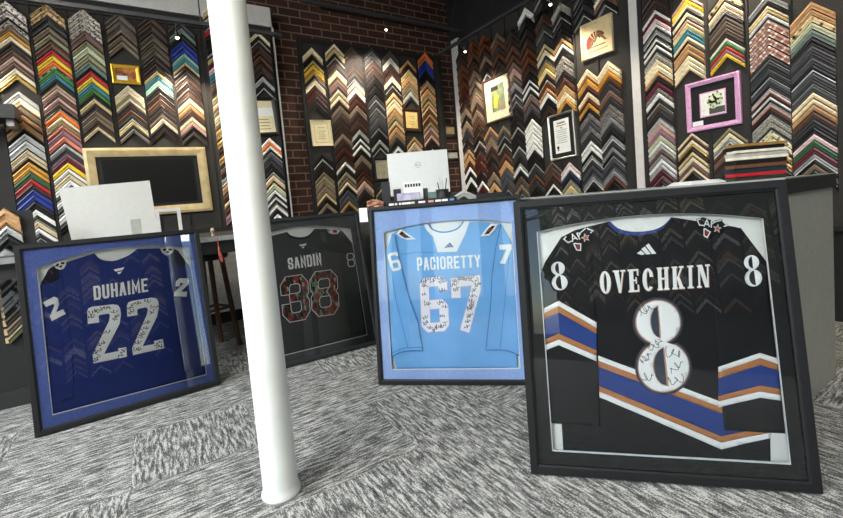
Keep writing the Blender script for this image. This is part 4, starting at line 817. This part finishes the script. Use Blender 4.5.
# reddish bundle at the counter's left end
bm = bmesh.new(); rs = random.Random(2)
for i in range(9):
    a = rs.uniform(-.4, .4); z = .012+.008*i*.7; tube(bm, smoothpts([(-.055+rs.uniform(-.01, .01), rs.uniform(-.02, .02), z), (-.02, rs.uniform(-.02, .02), z+rs.uniform(0, .015)), (.02, rs.uniform(-.02, .02), z+rs.uniform(0, .015)), (.055, rs.uniform(-.02, .02), z*.8)], 3) if 0 else [(-.055, rs.uniform(-.02, .02), z), (-.02, rs.uniform(-.02, .02), z+rs.uniform(0, .015)), (.02, rs.uniform(-.02, .02), z+rs.uniform(0, .015)), (.055, rs.uniform(-.02, .02), z*.8)], .007, 7)
o = link('cord_bundle', bm, mat('red_brown_cord', '8a4a36', .6, col2='c79a7c', scale=25), smooth=True); o.location = facing(375, 200, 2.85, CT); o.rotation_euler = (0, 0, -YAW)
tag(o, 'reddish brown bundle of cord at the left end of the counter', 'cord bundle')
# white card hung at the counter corner
bm = bmesh.new(); box(bm, (-.026, -.003, -.045), (.026, .0, .045)); o = link('hanging_card', bm, PAPER); o.location = P3(363.5, 215, 2.72); o.rotation_euler = (0, 0, -YAW)
tag(o, 'small white card hanging at the counter end beside the framed jerseys', 'card')
# black boxes and a pale corner sample right of the monitor
thingbox('storage_box', 'long flat black box lying on the counter right of the monitor', 'box', 489, 196, 2.85, .22, .14, .052, DK)
thingbox('storage_box', 'black box behind the pale corner frame on the counter', 'box', 462, 196, 3.1, .16, .12, .075, DK)
o_ = facing(464, 200, 2.66, CT); bm = bmesh.new()
chevron(bm, .075, .042, .083, 0, 0, 0, Vector((0, 0, 0)), Vector((1, 0, 0)), Vector((0, -1, 0)), 1, .55)
o = link('corner_moulding_sample', bm, pmat('s')); o.location = o_+Vector((0, 0, 0)); o.rotation_euler = (0, 0, -YAW)
tag(o, 'pale grey corner moulding standing on the counter right of the pens', 'frame sample')
bm = bmesh.new(); box(bm, (-.05, -.04, 0), (.05, .04, .012)); o = link('paper_stack', bm, PAPER); o.location = facing(452, 205, 2.62, CT); o.rotation_euler = (0, 0, -YAW); tag(o, 'small pile of white paper right of the payment strip', 'paper')
# papers beside the stack of samples
bm = bmesh.new()
for i in range(7): box(bm, (-.10+.004*i, -.09+.005*i, .0025*i), (.09-.003*i, .09-.003*i, .0025*i+.002))
o = link('paper_stack', bm, PAPER); o.location = facing(697, 182, 2.12, CT); o.rotation_euler = (0, 0, -YAW+.1); tag(o, 'loose white sheets lying on the counter left of the frame pile', 'paper')
# pile of corner frames
z = CT; layers = [('D', '34302e', .018, .25, 'dark grey'), ('R', 'b8242c', .016, .255, 'red'), ('n', '1f3038', .022, .255, 'dark teal'), ('b', '6b4634', .018, .25, 'brown'), ('K', '1b1918', .02, .245, 'black'), ('C', 'efe6cf', .014, .265, 'cream'), ('s', 'b5b3a8', .018, .26, 'grey'), ('W', 'ece4d2', .012, .255, 'ivory'), ('K2', '191716', .016, .25, 'black-lacquered'), ('M', '97743f', .014, .255, 'old gold')]
base = facing(743, 182, 2.05, 0)
for i, (c, hx, hh, w, word_) in enumerate(layers):
    bm = bmesh.new(); wd = .055
    for a, b_ in (((-w/2, -w*.42), (w/2, -w*.42+wd)), ((w/2-wd, -w*.42+wd), (w/2, w*.42))):
        box(bm, (a[0], a[1], 0), (b_[0], b_[1], hh*.96), bevel=.0015)
    o = link('corner_moulding_sample', bm, mat('stacked_'+word_.replace(' ', '_'), hx, .4)); rs = random.Random(i)
    o.location = (base.x+rs.uniform(-.006, .006), base.y+rs.uniform(-.006, .006), z); o.rotation_euler = (0, 0, -YAW+.05+rs.uniform(-.04, .04)); z += hh
    tag(o, '%s L-shaped corner sample, %s from the bottom of the counter pile' % (word_, ['lowest', 'second', 'third', 'fourth', 'fifth', 'sixth', 'seventh', 'eighth', 'ninth', 'topmost, tenth'][i]), 'frame sample', 'corner samples piled on the counter')
# ------------------------------------------------------------------ pictures hung on the boards
def picture(name, label, cat, axis, pos, px4, bar, depth, fm, layers, roll=0):
    """px4: image corners TL TR BR BL of the outer frame on the wall plane"""
    pl_ = pos-BP-.03 if axis == 'x' else pos-BP-.03
    pts = [(onX(*p, pl_) if axis == 'x' else onY(*p, pl_)) for p in px4]
    ax = Vector((0, -1, 0)) if axis == 'x' else Vector((1, 0, 0)); nr = Vector((-1, 0, 0)) if axis == 'x' else Vector((0, -1, 0))
    c = sum(pts, Vector())/4; u = [(p-c).dot(ax) for p in pts]; v = [p.z-c.z for p in pts]
    W = (u[1]+u[2]-u[0]-u[3])/2; Hh = (v[0]+v[1]-v[2]-v[3])/2; rot = math.atan2((v[1]-v[0]+v[2]-v[3])/2, W)
    M = Matrix(((ax.x, 0, nr.x, c.x), (ax.y, 0, nr.y, c.y), (0, 1, 0, c.z), (0, 0, 0, 1))) @ Matrix.Rotation(rot, 4, 'Z')
    t = empty(name, M=M, label=label, cat=cat); a, b_ = W/2, Hh/2
    bm = bmesh.new(); prof = [(0, -depth), (0, -.004), (bar*.3, 0), (bar*.7, -.004), (bar, -.008), (bar, -depth)]
    rows = [[bm.verts.new((sx*(a-q), sy*(b_-q), w)) for sx, sy in ((-1, -1), (1, -1), (1, 1), (-1, 1))] for q, w in prof]
    for r0, r1 in zip(rows, rows[1:]+rows[:1]):
        for i in range(4): bm.faces.new((r0[i], r0[(i+1) % 4], r1[(i+1) % 4], r1[i]))
    bmesh.ops.recalc_face_normals(bm, faces=bm.faces); link('frame', bm, fm, t)
    z = -.016
    for nm_, m, r in layers:   # r: rect in fractions of the inner opening or list of such
        bm = bmesh.new()
        for q in (r if isinstance(r, list) else [r]):
            ia, ib = a-bar, b_-bar
            if len(q) == 4 and not isinstance(q[0], tuple): box(bm, (-ia+2*ia*q[0], -ib+2*ib*q[1], z-.003), (-ia+2*ia*q[2], -ib+2*ib*q[3], z))
            else: slab(bm, [[(-ia+2*ia*p[0], -ib+2*ib*p[1]) for p in q]], z, z-.003)
        link(nm_, bm, m, t); z += .0012
    return t, W, Hh
BLKF = mat('thin_black_frame', '171615', .4); GOLDF = mat('bright_gold_frame', 'd9a92e', .3, .4); CREAM = mat('cream_paper', 'e6d9b0', .8, var=.05); INKG = mat('grey_print', '8c8467', .8); DMAT = mat('black_mat', '141312', .9)
def lines(x0, x1, ys, h): return [(x0+(i % 3)*.03, y, x1-(i % 2)*.05, y+h) for i, y in enumerate(ys)]
CHAMP = mat('champagne_leaf_frame', 'b8a67c', .35, .35, .15, 12)
tv, _, _ = picture('framed_screen', 'wide champagne-gold frame around a black screen on the left wall', 'framed screen', 'y', LW, [(82.5, 149), (205.5, 146), (212.5, 211), (92, 219)], .075, .035, CHAMP, [('mat_board', DMAT, (0, 0, 1, 1)), ('screen', mat('black_screen', '08090a', .45, spec=.2), (.05, .06, .95, .94))])
picture('framed_picture', 'small bright gold framed picture high on the left wall', 'picture', 'y', LW, [(110.3, 63.3), (139.7, 66), (140.8, 84.5), (112.3, 82.6)], .03, .03, GOLDF,
 [('print', mat('dark_floral_print', '5a2c18', .7, col2='c8803c', scale=22), (0, 0, 1, 1)), ('price_card', PAPER, (0, 0, .55, .38))])
picture('framed_picture', 'black framed pale certificate right of the white pillar', 'picture', 'y', LW, [(246, 97), (275, 97.5), (279, 134.5), (250, 136)], .03, .03, BLKF,
 [('print', CREAM, (0, 0, 1, 1)), ('white_panel', PAPER, (0, .52, 1, .78)), ('print_lines', INKG, lines(.2, .8, (.1, .2, .3, .4), .025))])
picture('framed_picture', 'cream unframed certificate at left of the brick wall board', 'picture', 'y', BY1, [(310.5, 119.8), (331, 120), (333.5, 145.5), (313, 146)], .012, .02, CREAM,
 [('print', CREAM, (0, 0, 1, 1)), ('border', INKG, [(.12, .1, .88, .115), (.12, .885, .88, .9), (.12, .115, .135, .885), (.865, .115, .88, .885)]), ('print_lines', INKG, lines(.28, .72, (.25, .33, .41, .49, .57, .72), .018))])
picture('framed_picture', 'small gold certificate in black and brown frame on the brick wall board', 'picture', 'y', BY1, [(402, 107), (420.5, 108.5), (422.5, 132), (404.5, 131)], .04, .03, mat('brown_frame', '3a2418', .4), [('print', mat('yellow_certificate', 'e9cf86', .8), (.05, .03, .95, .97)), ('print_lines', INKG, lines(.25, .75, (.25, .4, .55, .7), .02))])
picture('framed_picture', 'small grey certificate in black frame left of the monitor', 'picture', 'y', BY1, [(373.5, 158), (390.5, 157.5), (392.5, 180), (375.5, 181)], .026, .03, BLKF, [('print', mat('grey_certificate', 'a8a085', .8), (0, 0, 1, 1)), ('print_lines', INKG, lines(.25, .75, (.25, .4, .55, .7), .02))])
picture('framed_picture', 'upper small black framed plaque on the bricks above the monitor', 'picture', 'y', BY1+BP, [(440.3, 123.5), (456.5, 124), (457.5, 137), (441, 136)], .035, .03, BLKF, [('print', mat('brass_plate', 'a9946a', .5), (0, 0, 1, 1))])
picture('framed_picture', 'lower small black framed plaque on the bricks above the monitor', 'picture', 'y', BY1+BP, [(446.5, 150), (459.5, 149.5), (460.3, 160), (447, 160.5)], .03, .03, BLKF, [('print', mat('silver_plate', 'b0aba0', .5), (0, 0, 1, 1))])
picture('framed_picture', 'tall poster with yellow figure in dark wood frame on right wall', 'picture', 'x', 3.7, [(481.5, 82), (508.5, 69.5), (512.5, 116), (485, 126)], .028, .035, mat('dark_gilt_frame', '4a3524', .35, .2),
 [('mat_board', mat('ivory_mat', 'e2d8b6', .8), (0, 0, 1, 1)), ('print', mat('green_grey_print', '5f6f52', .8, col2='8a9676', scale=16), (.26, .2, .8, .85)), ('title_block', DMAT, (.26, .72, .56, .82)), ('print_figure', mat('yellow_figure', 'd6c53a', .8), [[(.34, .3), (.5, .28), (.52, .45), (.58, .55), (.5, .6), (.46, .68), (.4, .6), (.36, .5)]]), ('caption_block', INKG, (.5, .2, .78, .36))])
picture('framed_picture', 'silver framed black-matted certificate at the centre of the right wall', 'picture', 'x', 3.7, [(546, 116.8), (572.2, 109.5), (576.5, 155.5), (551, 161.5)], .02, .035, mat('silver_frame', '9b988e', .3, .5),
 [('mat_board', DMAT, (0, 0, 1, 1)), ('print', PAPER, (.17, .1, .83, .9)), ('heading', INKG, [(.33, .8, .67, .84), (.28, .75, .72, .77), (.47, .68, .53, .72)]), ('print_lines', INKG, lines(.27, .73, (.34, .39, .44, .49, .54, .59, .64), .01)), ('seal', DMAT, [[(.3+.05*math.cos(t), .24+.035*math.sin(t)) for t in [i*math.pi/8 for i in range(16)]], (.27, .16, .29, .22), (.31, .16, .33, .22)])])
fan = lambda a0, a1, r0, r1: [(.47+r*math.cos(math.radians(a)), .40+r*.92*math.sin(math.radians(a))) for r, aa in ((r1, range(a0, a1+1, 4)), (r0, range(a1, a0-1, -4))) for a in aa]
MAR = mat('maroon_print', '7c2a22', .8)
picture('framed_picture', 'pale wood framed print of a maroon fan and mountain, right wall', 'picture', 'x', 3.7, [(578.3, 27.2), (609.8, 12.3), (613.5, 50), (582.5, 61.5)], .02, .03, mat('pale_wood_frame', 'd9c69c', .45),
 [('print', mat('tan_paper', 'dcc596', .8, var=.04), (0, 0, 1, 1)), ('fan_emblem', MAR, [fan(128, 212, .1, .36), fan(108, 124, .12, .36), fan(90, 104, .14, .36), fan(28, 84, .16, .36)]), ('mountain_emblem', mat('olive_print', '6b5c3c', .8), [[(.22, .3), (.34, .52), (.4, .46), (.56, .72), (.86, .36), (.78, .36), (.57, .6), (.48, .44), (.42, .36), (.36, .44), (.3, .33)], (.24, .25, .8, .29)]), ('print_lines', INKG, [(.12+.055*i, .13, .155+.055*i, .155) for i in range(14)])])
GLIT = ornate('pink_glitter', 'b05f96', 'eab4dd', 220, .3, .1)
t, W_, H_ = picture('framed_picture', 'pink glitter frame with black mat on the right wall', 'picture', 'x', 3.7, [(683.5, 85), (738.5, 70.5), (741.8, 123), (688, 133)], .035, .035, GLIT,
 [('mat_board', DMAT, (0, 0, 1, 1)), ('inner_border', GLIT, (.2, .2, .8, .8)), ('print', mat('white_art_paper', 'e9e7df', .8), (.23, .23, .77, .77)), ('print_panel', mat('grey_panel', '4d4b48', .8), (.42, .25, .77, .4)), ('flowers', mat('pale_green_floral', 'a9bf86', .8, col2='d9dfc0', scale=30), [[(x+r*math.cos(i*math.pi/5), y+r*math.sin(i*math.pi/5)) for i in range(10)] for x, y, r in ((.5, .6, .1), (.62, .65, .1), (.65, .52, .09), (.52, .47, .1), (.42, .56, .06))]),
  ('leaf_marks', DMAT, [[(x, y), (x+.02, y-.01), (x+.045, y+.03), (x+.01, y+.035)] for x, y in ((.42, .66), (.5, .7), (.6, .74), (.68, .66), (.7, .56), (.64, .45), (.5, .4), (.44, .46), (.38, .52), (.56, .56))]), ('price_card', PAPER, (.02, .01, .27, .13))])
# ------------------------------------------------------------------ track lights with their spots
def spot(name, x, y, z, tx, ty, tz, power, label, col=(1, .86, .68), size=75):
    t = empty(name, (x, y, z), label, 'track light', 'ceiling track spotlights'); d = (Vector((tx, ty, tz))-Vector((x, y, z))).normalized()
    R = d.to_track_quat('-Z', 'Y').to_matrix().to_4x4()
    bm = bmesh.new(); lathe(bm, [(.008, .04), (.014, .034), (.016, .0), (.017, -.012), (.015, -.012), (.013, -.002)], 16, M=R, cap=False); link('lamp_head', bm, mat('black_lamp_housing', '1c1c1c', .4), t)
    bm = bmesh.new(); bmesh.ops.create_uvsphere(bm, u_segments=12, v_segments=8, radius=.014, matrix=R @ Matrix.Translation((0, 0, -.016))); link('bulb', bm, mat('warm_bulb', 'ffe6c0', .3, emit=9), t)
    bm = bmesh.new(); tube(bm, [(0, 0, .02), (0, 0, .11)], .005, 8); link('stem', bm, mat('black_lamp_housing', '1c1c1c', .4), t)
    l = bpy.data.lights.new('spot', 'SPOT'); l.energy = power; l.color = col; l.spot_size = math.radians(size); l.spot_blend = .6; l.shadow_soft_size = .04
    lo = bpy.data.objects.new('spot', l); C.objects.link(lo); lo.location = Vector((x, y, z))+d*.06; lo.rotation_euler = d.to_track_quat('-Z', 'Y').to_euler()
def track(label, a, b_):
    bm = bmesh.new(); a, b_ = Vector(a), Vector(b_); d = (b_-a); box(bm, (0, -.018, 0), (d.length, .018, .03)); o = link('light_track', bm, mat('grey_track_metal', '45464a', .4, .3)); o.location = a; o.rotation_euler = (0, 0, math.atan2(d.y, d.x)); tag(o, label, 'light track')
    for f in (.15, .5, .85):
        bm = bmesh.new(); tube(bm, [a+d*f+Vector((0, 0, .03)), a+d*f+Vector((0, 0, H-a.z))], .006, 6); m_ = link('hanger', bm, mat('black_lamp_housing', '1c1c1c', .4)); m_.parent = o; m_.matrix_parent_inverse = o.matrix_basis.inverted()
SPW = 48
TL_ = onY(150, 18.5, 4.1); tz = TL_.z
track('black ceiling track running above the left wall board', (-3.3, 4.1, tz), (1.25, 4.1, tz))
xs_ = [onY(176, 28, 4.1).x+i*1.5 for i in (-2, -1, 0)]
for i, x in enumerate(xs_): spot('track_light', x, 4.1, tz-.11, x+.1, LW, 1.2, SPW*1.7, 'small black spotlight aimed at the left wall, %s along its track' % ORD[i], size=100)
track('black ceiling track in front of the brick wall', (1.5, 4.15, onY(386, 18, 4.15).z), (3.5, 4.15, onY(386, 18, 4.15).z))
xc = onY(386, 25, 4.15).x
for i, x in enumerate((xc,)): spot('track_light', x, 4.15, onY(386, 18, 4.15).z-.11, x, BY1, 1.2, SPW*2.0, 'small black spotlight aimed at the brick wall board', size=130)
ry = onX(478.6, 30, 3.32).z
track('black ceiling track running along the right wall boards', (3.32, .2, ry-.02), (3.32, 4.4, ry-.02))
y0_ = onX(464, 41, 3.32).y
for i in range(4): spot('track_light', 3.32, y0_-1.25*i, ry-.13, XR, y0_-1.25*i, 1.3, SPW*1.25, 'small black spotlight aimed at the right wall, %s along its track' % ORD[i], size=100)
# ------------------------------------------------------------------ left table, stool and clutter
tb = empty('work_table', (0, 3.06, 0), 'dark table with pale metal edge behind the two left framed jerseys', 'table')
TE = mat('pale_metal_edge', 'a5a6a6', .35, .6); TD = mat('dark_table_top', '2b2a29', .5)
x0, x1 = -1.25, 1.2
bm = bmesh.new(); box(bm, (x0, .012, .86), (x1, 1.3, .9)); link('tabletop', bm, TD, tb)
bm = bmesh.new(); box(bm, (x0, 0, .868), (x1, .012, .9)); link('edge_trim', bm, TE, tb)
for lx, ly in ((x0+.03, .05), (x1-.08, .05), (x0+.03, 1.2), (x1-.08, 1.2)): bm = bmesh.new(); box(bm, (lx, ly, 0), (lx+.05, ly+.05, .86)); link('leg', bm, TD, tb)
bm = bmesh.new(); box(bm, (x0+.08, .06, .78), (x1-.08, .08, .86)); link('apron', bm, TD, tb)
tag(link('low_wall_panel', (lambda b_: (box(b_, (-1.2, 4.44, .12), (1.15, 4.47, .72)), b_)[1])(bmesh.new()), mat('pale_grey_panel', 'd9dadb', .6)), 'pale grey panel low on the left wall beneath the table', 'panel')
# wooden stool under the table edge
st = empty('bar_stool', onZ(219, 352, 0)+Vector((0, .12, 0)), 'brown wooden stool with dark seat between left frame and pillar', 'stool'); WD = mat('brown_stool_wood', '4f3320', .5, var=.2, scale=20, stretch=(3, 3, .5))
bm = bmesh.new(); lathe(bm, [(.10, .70), (.15, .71), (.16, .73), (.155, .75), (.12, .758)], 24); link('seat', bm, DK, st, smooth=True)
for i in range(4):
    a = math.pi/4+i*math.pi/2+.45; c, s2 = math.cos(a), math.sin(a); bm = bmesh.new(); tube(bm, [(c*.17, s2*.17, 0), (c*.11, s2*.11, .71)], .019, 8); link('leg', bm, WD, st)
for i in range(4):
    a = math.pi/4+i*math.pi/2+.45; a2 = a+math.pi/2; bm = bmesh.new(); tube(bm, [(math.cos(a)*.14, math.sin(a)*.14, .32), (math.cos(a2)*.14, math.sin(a2)*.14, .32)], .011, 8); link('stretcher', bm, WD, st)
# tassel and little marker at the table edge
tp = onY(218.5, 247, 3.045); bm = bmesh.new(); tube(bm, [(0, 0, .9-tp.z), (0, 0, .004)], .0025, 6); tube(bm, [(0, 0, .004), (.002, 0, -.035), (.006, 0, -.06), (.012, 0, -.10)], [.005, .008, .012, .009], 10)
o = link('ribbon_tassel', bm, mat('multicolour_ribbon', 'd8862c', .6, col2='b02a5c', scale=40)); o.location = (tp.x, 3.045, tp.z); tag(o, 'pink and orange ribbon tassel hanging below the table edge', 'tassel')
tp = onY(213, 234, 3.15); bm = bmesh.new(); lathe(bm, [(.008, 0), (.012, .004), (.009, .02), (.014, .036), (.008, .055)], 12); o = link('desk_ornament', bm, mat('yellow_violet_ornament', 'd9c83c', .5, col2='5b4a86', scale=40)); o.location = (tp.x, 3.15, .9); tag(o, 'tiny yellow and violet ornament standing on the table edge', 'ornament')
# white board panel behind
q4 = [(58.5, 188.5), (149.5, 180.5), (158.5, 235), (73, 246)]; yb_ = 3.75
pts = [onY(*p, yb_) for p in q4]; c = sum(pts, Vector())/4
bm = bmesh.new(); zmin = .9; pb = [Vector((p.x, 0, p.z)) for p in pts]
dwn = [pb[3].lerp(pb[0], 0), pb[2]]; k0 = (zmin-pb[0].z)/(pb[3].z-pb[0].z); k1 = (zmin-pb[1].z)/(pb[2].z-pb[1].z)
bl = pb[0].lerp(pb[3], k0); br = pb[1].lerp(pb[2], k1)
fr_ = [bm.verts.new(p+Vector((0, 0, 0))) for p in (bl, br, pb[1], pb[0])]; bk_ = [bm.verts.new(p+Vector((0, .012, 0))) for p in (bl, br, pb[1], pb[0])]
bm.faces.new(fr_); bm.faces.new(bk_[::-1])
for i in range(4): bm.faces.new((fr_[(i+1) % 4], fr_[i], bk_[i], bk_[(i+1) % 4]))
o = link('foam_board', bm, mat('foam_board_white', 'cfcfc8', .8, var=.02)); o.location = (0, yb_, 0); tag(o, 'large blank white board propped on the table below the framed screen', 'board')
# white little frame and grey strip on the table
p_ = [onY(*p, 3.45) for p in ((155, 211), (180, 207.5), (184, 233), (150, 236))]; bm = bmesh.new(); x0, x1, zt_ = p_[0].x, p_[1].x, p_[1].z
for lo, hi in (((x0-.0, zt_-.022), (x1, zt_)), ((x1-.022, .9), (x1, zt_-.022)), ((x0, .9), (x0+.022, zt_-.022))): box(bm, (lo[0], 0, lo[1]), (hi[0], .02, hi[1]))
o = link('photo_stand', bm, WHITE); o.location = (0, 3.45, 0); tag(o, 'small white open frame standing on the table below the black screen', 'frame')
p0 = onY(134, 222, 3.5); bm = bmesh.new(); box(bm, (-.03, 0, 0), (.03, .015, p0.z-.9+.02)); o = link('grey_board_strip', bm, mat('sage_grey_card', 'a7aaa0', .7)); o.location = (p0.x+.01, 3.5, .9); tag(o, 'narrow sage grey card strip standing before the white board', 'card')
# sample rack at the far left with big raw-ended mouldings
RX = 3.42
rk = empty('sample_rack', (-1.2, RX, 0), 'black low sample rack at the far left edge behind the blue frame', 'rack'); 
zk = onY(0, 250, RX).z
bm = bmesh.new(); box(bm, (-.9, 0, 0), (.62, .03, 1.16)); link('back_panel', bm, DIV, rk)
bm = bmesh.new(); box(bm, (-.9, -.012, 0), (.62, 0, .1)); link('plinth', bm, mat('black_plinth', '222321', .6), rk)
OK_ = onY(5, 208, RX-.001)
HWA = onY(21, 222, RX).x-OK_.x
def big(label, cx, ztop, t, c, hw=.16, endm=None):
    bm = bmesh.new(); chevron(bm, hw, t, 0, 0, 0, 0, Vector((0, 0, 0)), Vector((1, 0, 0)), Vector((0, -1, 0)), 1.2)
    if endm:
        for sx in (-1,):
            box(bm, (sx*hw-.012, -.026, -hw-t*.95+.012), (sx*hw+.002, 0, -hw), mi=1)
    o = link('corner_moulding_sample', bm, [pmat(c), RAW]); o.location = (cx, RX, ztop); tag(o, label, 'frame sample', 'large corner samples on the low left rack')
RAW = mat('raw_cut_wood', 'd2b07c', .7)
cA = OK_.x; big('wide tan wood corner sample, topmost at the left photo edge', cA, OK_.z, .10, 'T', HWA); big('silver grey corner sample just below the wide tan one', cA, OK_.z-.105, .05, 's', HWA)
big('black corner sample below the silver grey one on the low rack', cA, OK_.z-.16, .07, 'K', HWA)
z = OK_.z-.235
for i, (c, t) in enumerate((('G', .12), ('G', .12), ('G', .12))): big('%s plain grey slab-like corner sample low at the left photo edge' % ['upper', 'middle', 'lower'][i], cA-.02, z, t, c, HWA); z -= .122
cB = onY(8, 330, RX).x+.16
zz = onY(8, 300, RX).z+.16
for i, (c, t) in enumerate((('K', .05), ('b', .045), ('K', .05), ('d', .05), ('K', .045), ('u', .05), ('t', .05), ('H', .045))):
    big('%s raw-ended corner sample, %s from top behind the blue frame' % (PAL[c][0], ORD[i]), cB, zz+.14, t, c, endm=1); zz -= t+.003
# black box overhanging at the very left edge
bb = onY(13, 104, 4.2); bm = bmesh.new(); box(bm, (-.5, 0, 0), (0, .2, .1)); o = link('wall_speaker', bm, DK); o.location = (bb.x, 4.2, bb.z-.1)
bm = bmesh.new(); box(bm, (-.06, .05, -.05), (-.02, .3, 0)); k_ = link('bracket', bm, TE, o); tag(o, 'black box mounted at the left photo edge in front of the samples', 'speaker')
# black cords hanging above the right wall
for i, (a, b_, c) in enumerate((((3.45, 3.9, 4.3), (3.42, 3.95, 3.7), (3.4, 4.2, 3.2)), ((3.35, 3.5, 4.3), (3.4, 3.45, 3.6), (3.45, 3.5, 3.15)))):
    bm = bmesh.new(); tube(bm, smooth_ if 0 else [a, b_, c], .006, 6); tag(link('hanging_cable', bm, mat('cable_rubber', '2a2a2a', .5)), ['curved black cable hanging above the far end of right wall', 'straighter black cable hanging above the right wall'][i], 'cable')
# rail on the bricks
ra, rb_ = onY(320, 8, BY1-.03), onY(447, 27, BY1-.03)
bm = bmesh.new(); box(bm, (0, -.02, 0), ((rb_-ra).length, .02, .035)); o = link('picture_rail', bm, mat('dark_rail', '241d1a', .6)); o.location = ra; tag(o, 'dark horizontal rail fixed high on the brick wall', 'rail')
# ------------------------------------------------------------------ light
w = bpy.data.worlds.new('world'); S.world = w; w.use_nodes = True; nt = w.node_tree; bg = nt.nodes['Background']
sky = nt.nodes.new('ShaderNodeTexSky'); sky.sky_type = 'NISHITA'; sky.sun_disc = False; sky.sun_elevation = math.radians(50); sky.sun_rotation = math.radians(120)
nt.links.new(sky.outputs[0], bg.inputs[0]); bg.inputs[1].default_value = .55
def area(name, loc, direction, sx_, sy_, power, col):
    l = bpy.data.lights.new(name, 'AREA'); l.shape = 'RECTANGLE'; l.size = sx_; l.size_y = sy_; l.energy = power; l.color = col
    o = bpy.data.objects.new(name, l); C.objects.link(o); o.location = loc; o.rotation_euler = Vector(direction).to_track_quat('-Z', 'Y').to_euler(); return o
area('daylight_side', (BX0-.9, .2, 3.75), (1, .05, -.5), 5.5, 1.6, 1550, (.93, .97, 1))
area('daylight_front', (-.4, BY0-1.0, 4.0), (.1, 1, -.6), 5.5, 1.6, 600, (.95, .97, 1))
# unseen ceiling panels and lamps, added to brighten the leaning frames
for i, (x, y) in enumerate(((-1.7, -.4), (.7, -1.3), (-.8, 1.1))):
    bm = bmesh.new(); box(bm, (-.3, -.3, -.03), (.3, .3, 0)); o = link('added_light_panel', bm, mat('added_panel_diffuser', 'fff8ec', .5, emit=3)); o.location = (x, y, H-.35)
    for sx_ in (-.25, .25):
        bm = bmesh.new(); tube(bm, [(sx_, 0, 0), (sx_, 0, .35)], .004, 6); h_ = link('hanger', bm, mat('black_lamp_housing', '1c1c1c', .4), o)
    tag(o, 'added square light panel hanging unseen over the shop floor, %s' % ['on the window side', 'nearest the front wall', 'nearest the left table'][i], 'ceiling light', 'added ceiling light panels')
    a_ = area('added_ceiling_fill', (x, y, H-.39), (0, 0, -1), .55, .55, 55, (1, .95, .86))
S.view_settings.view_transform = 'Standard'; S.view_settings.look = 'None'; S.view_settings.gamma = 1; S.view_settings.use_curve_mapping = False
S.view_settings.exposure = 0.0
S.cycles.use_denoising = True; S.cycles.max_bounces = 8
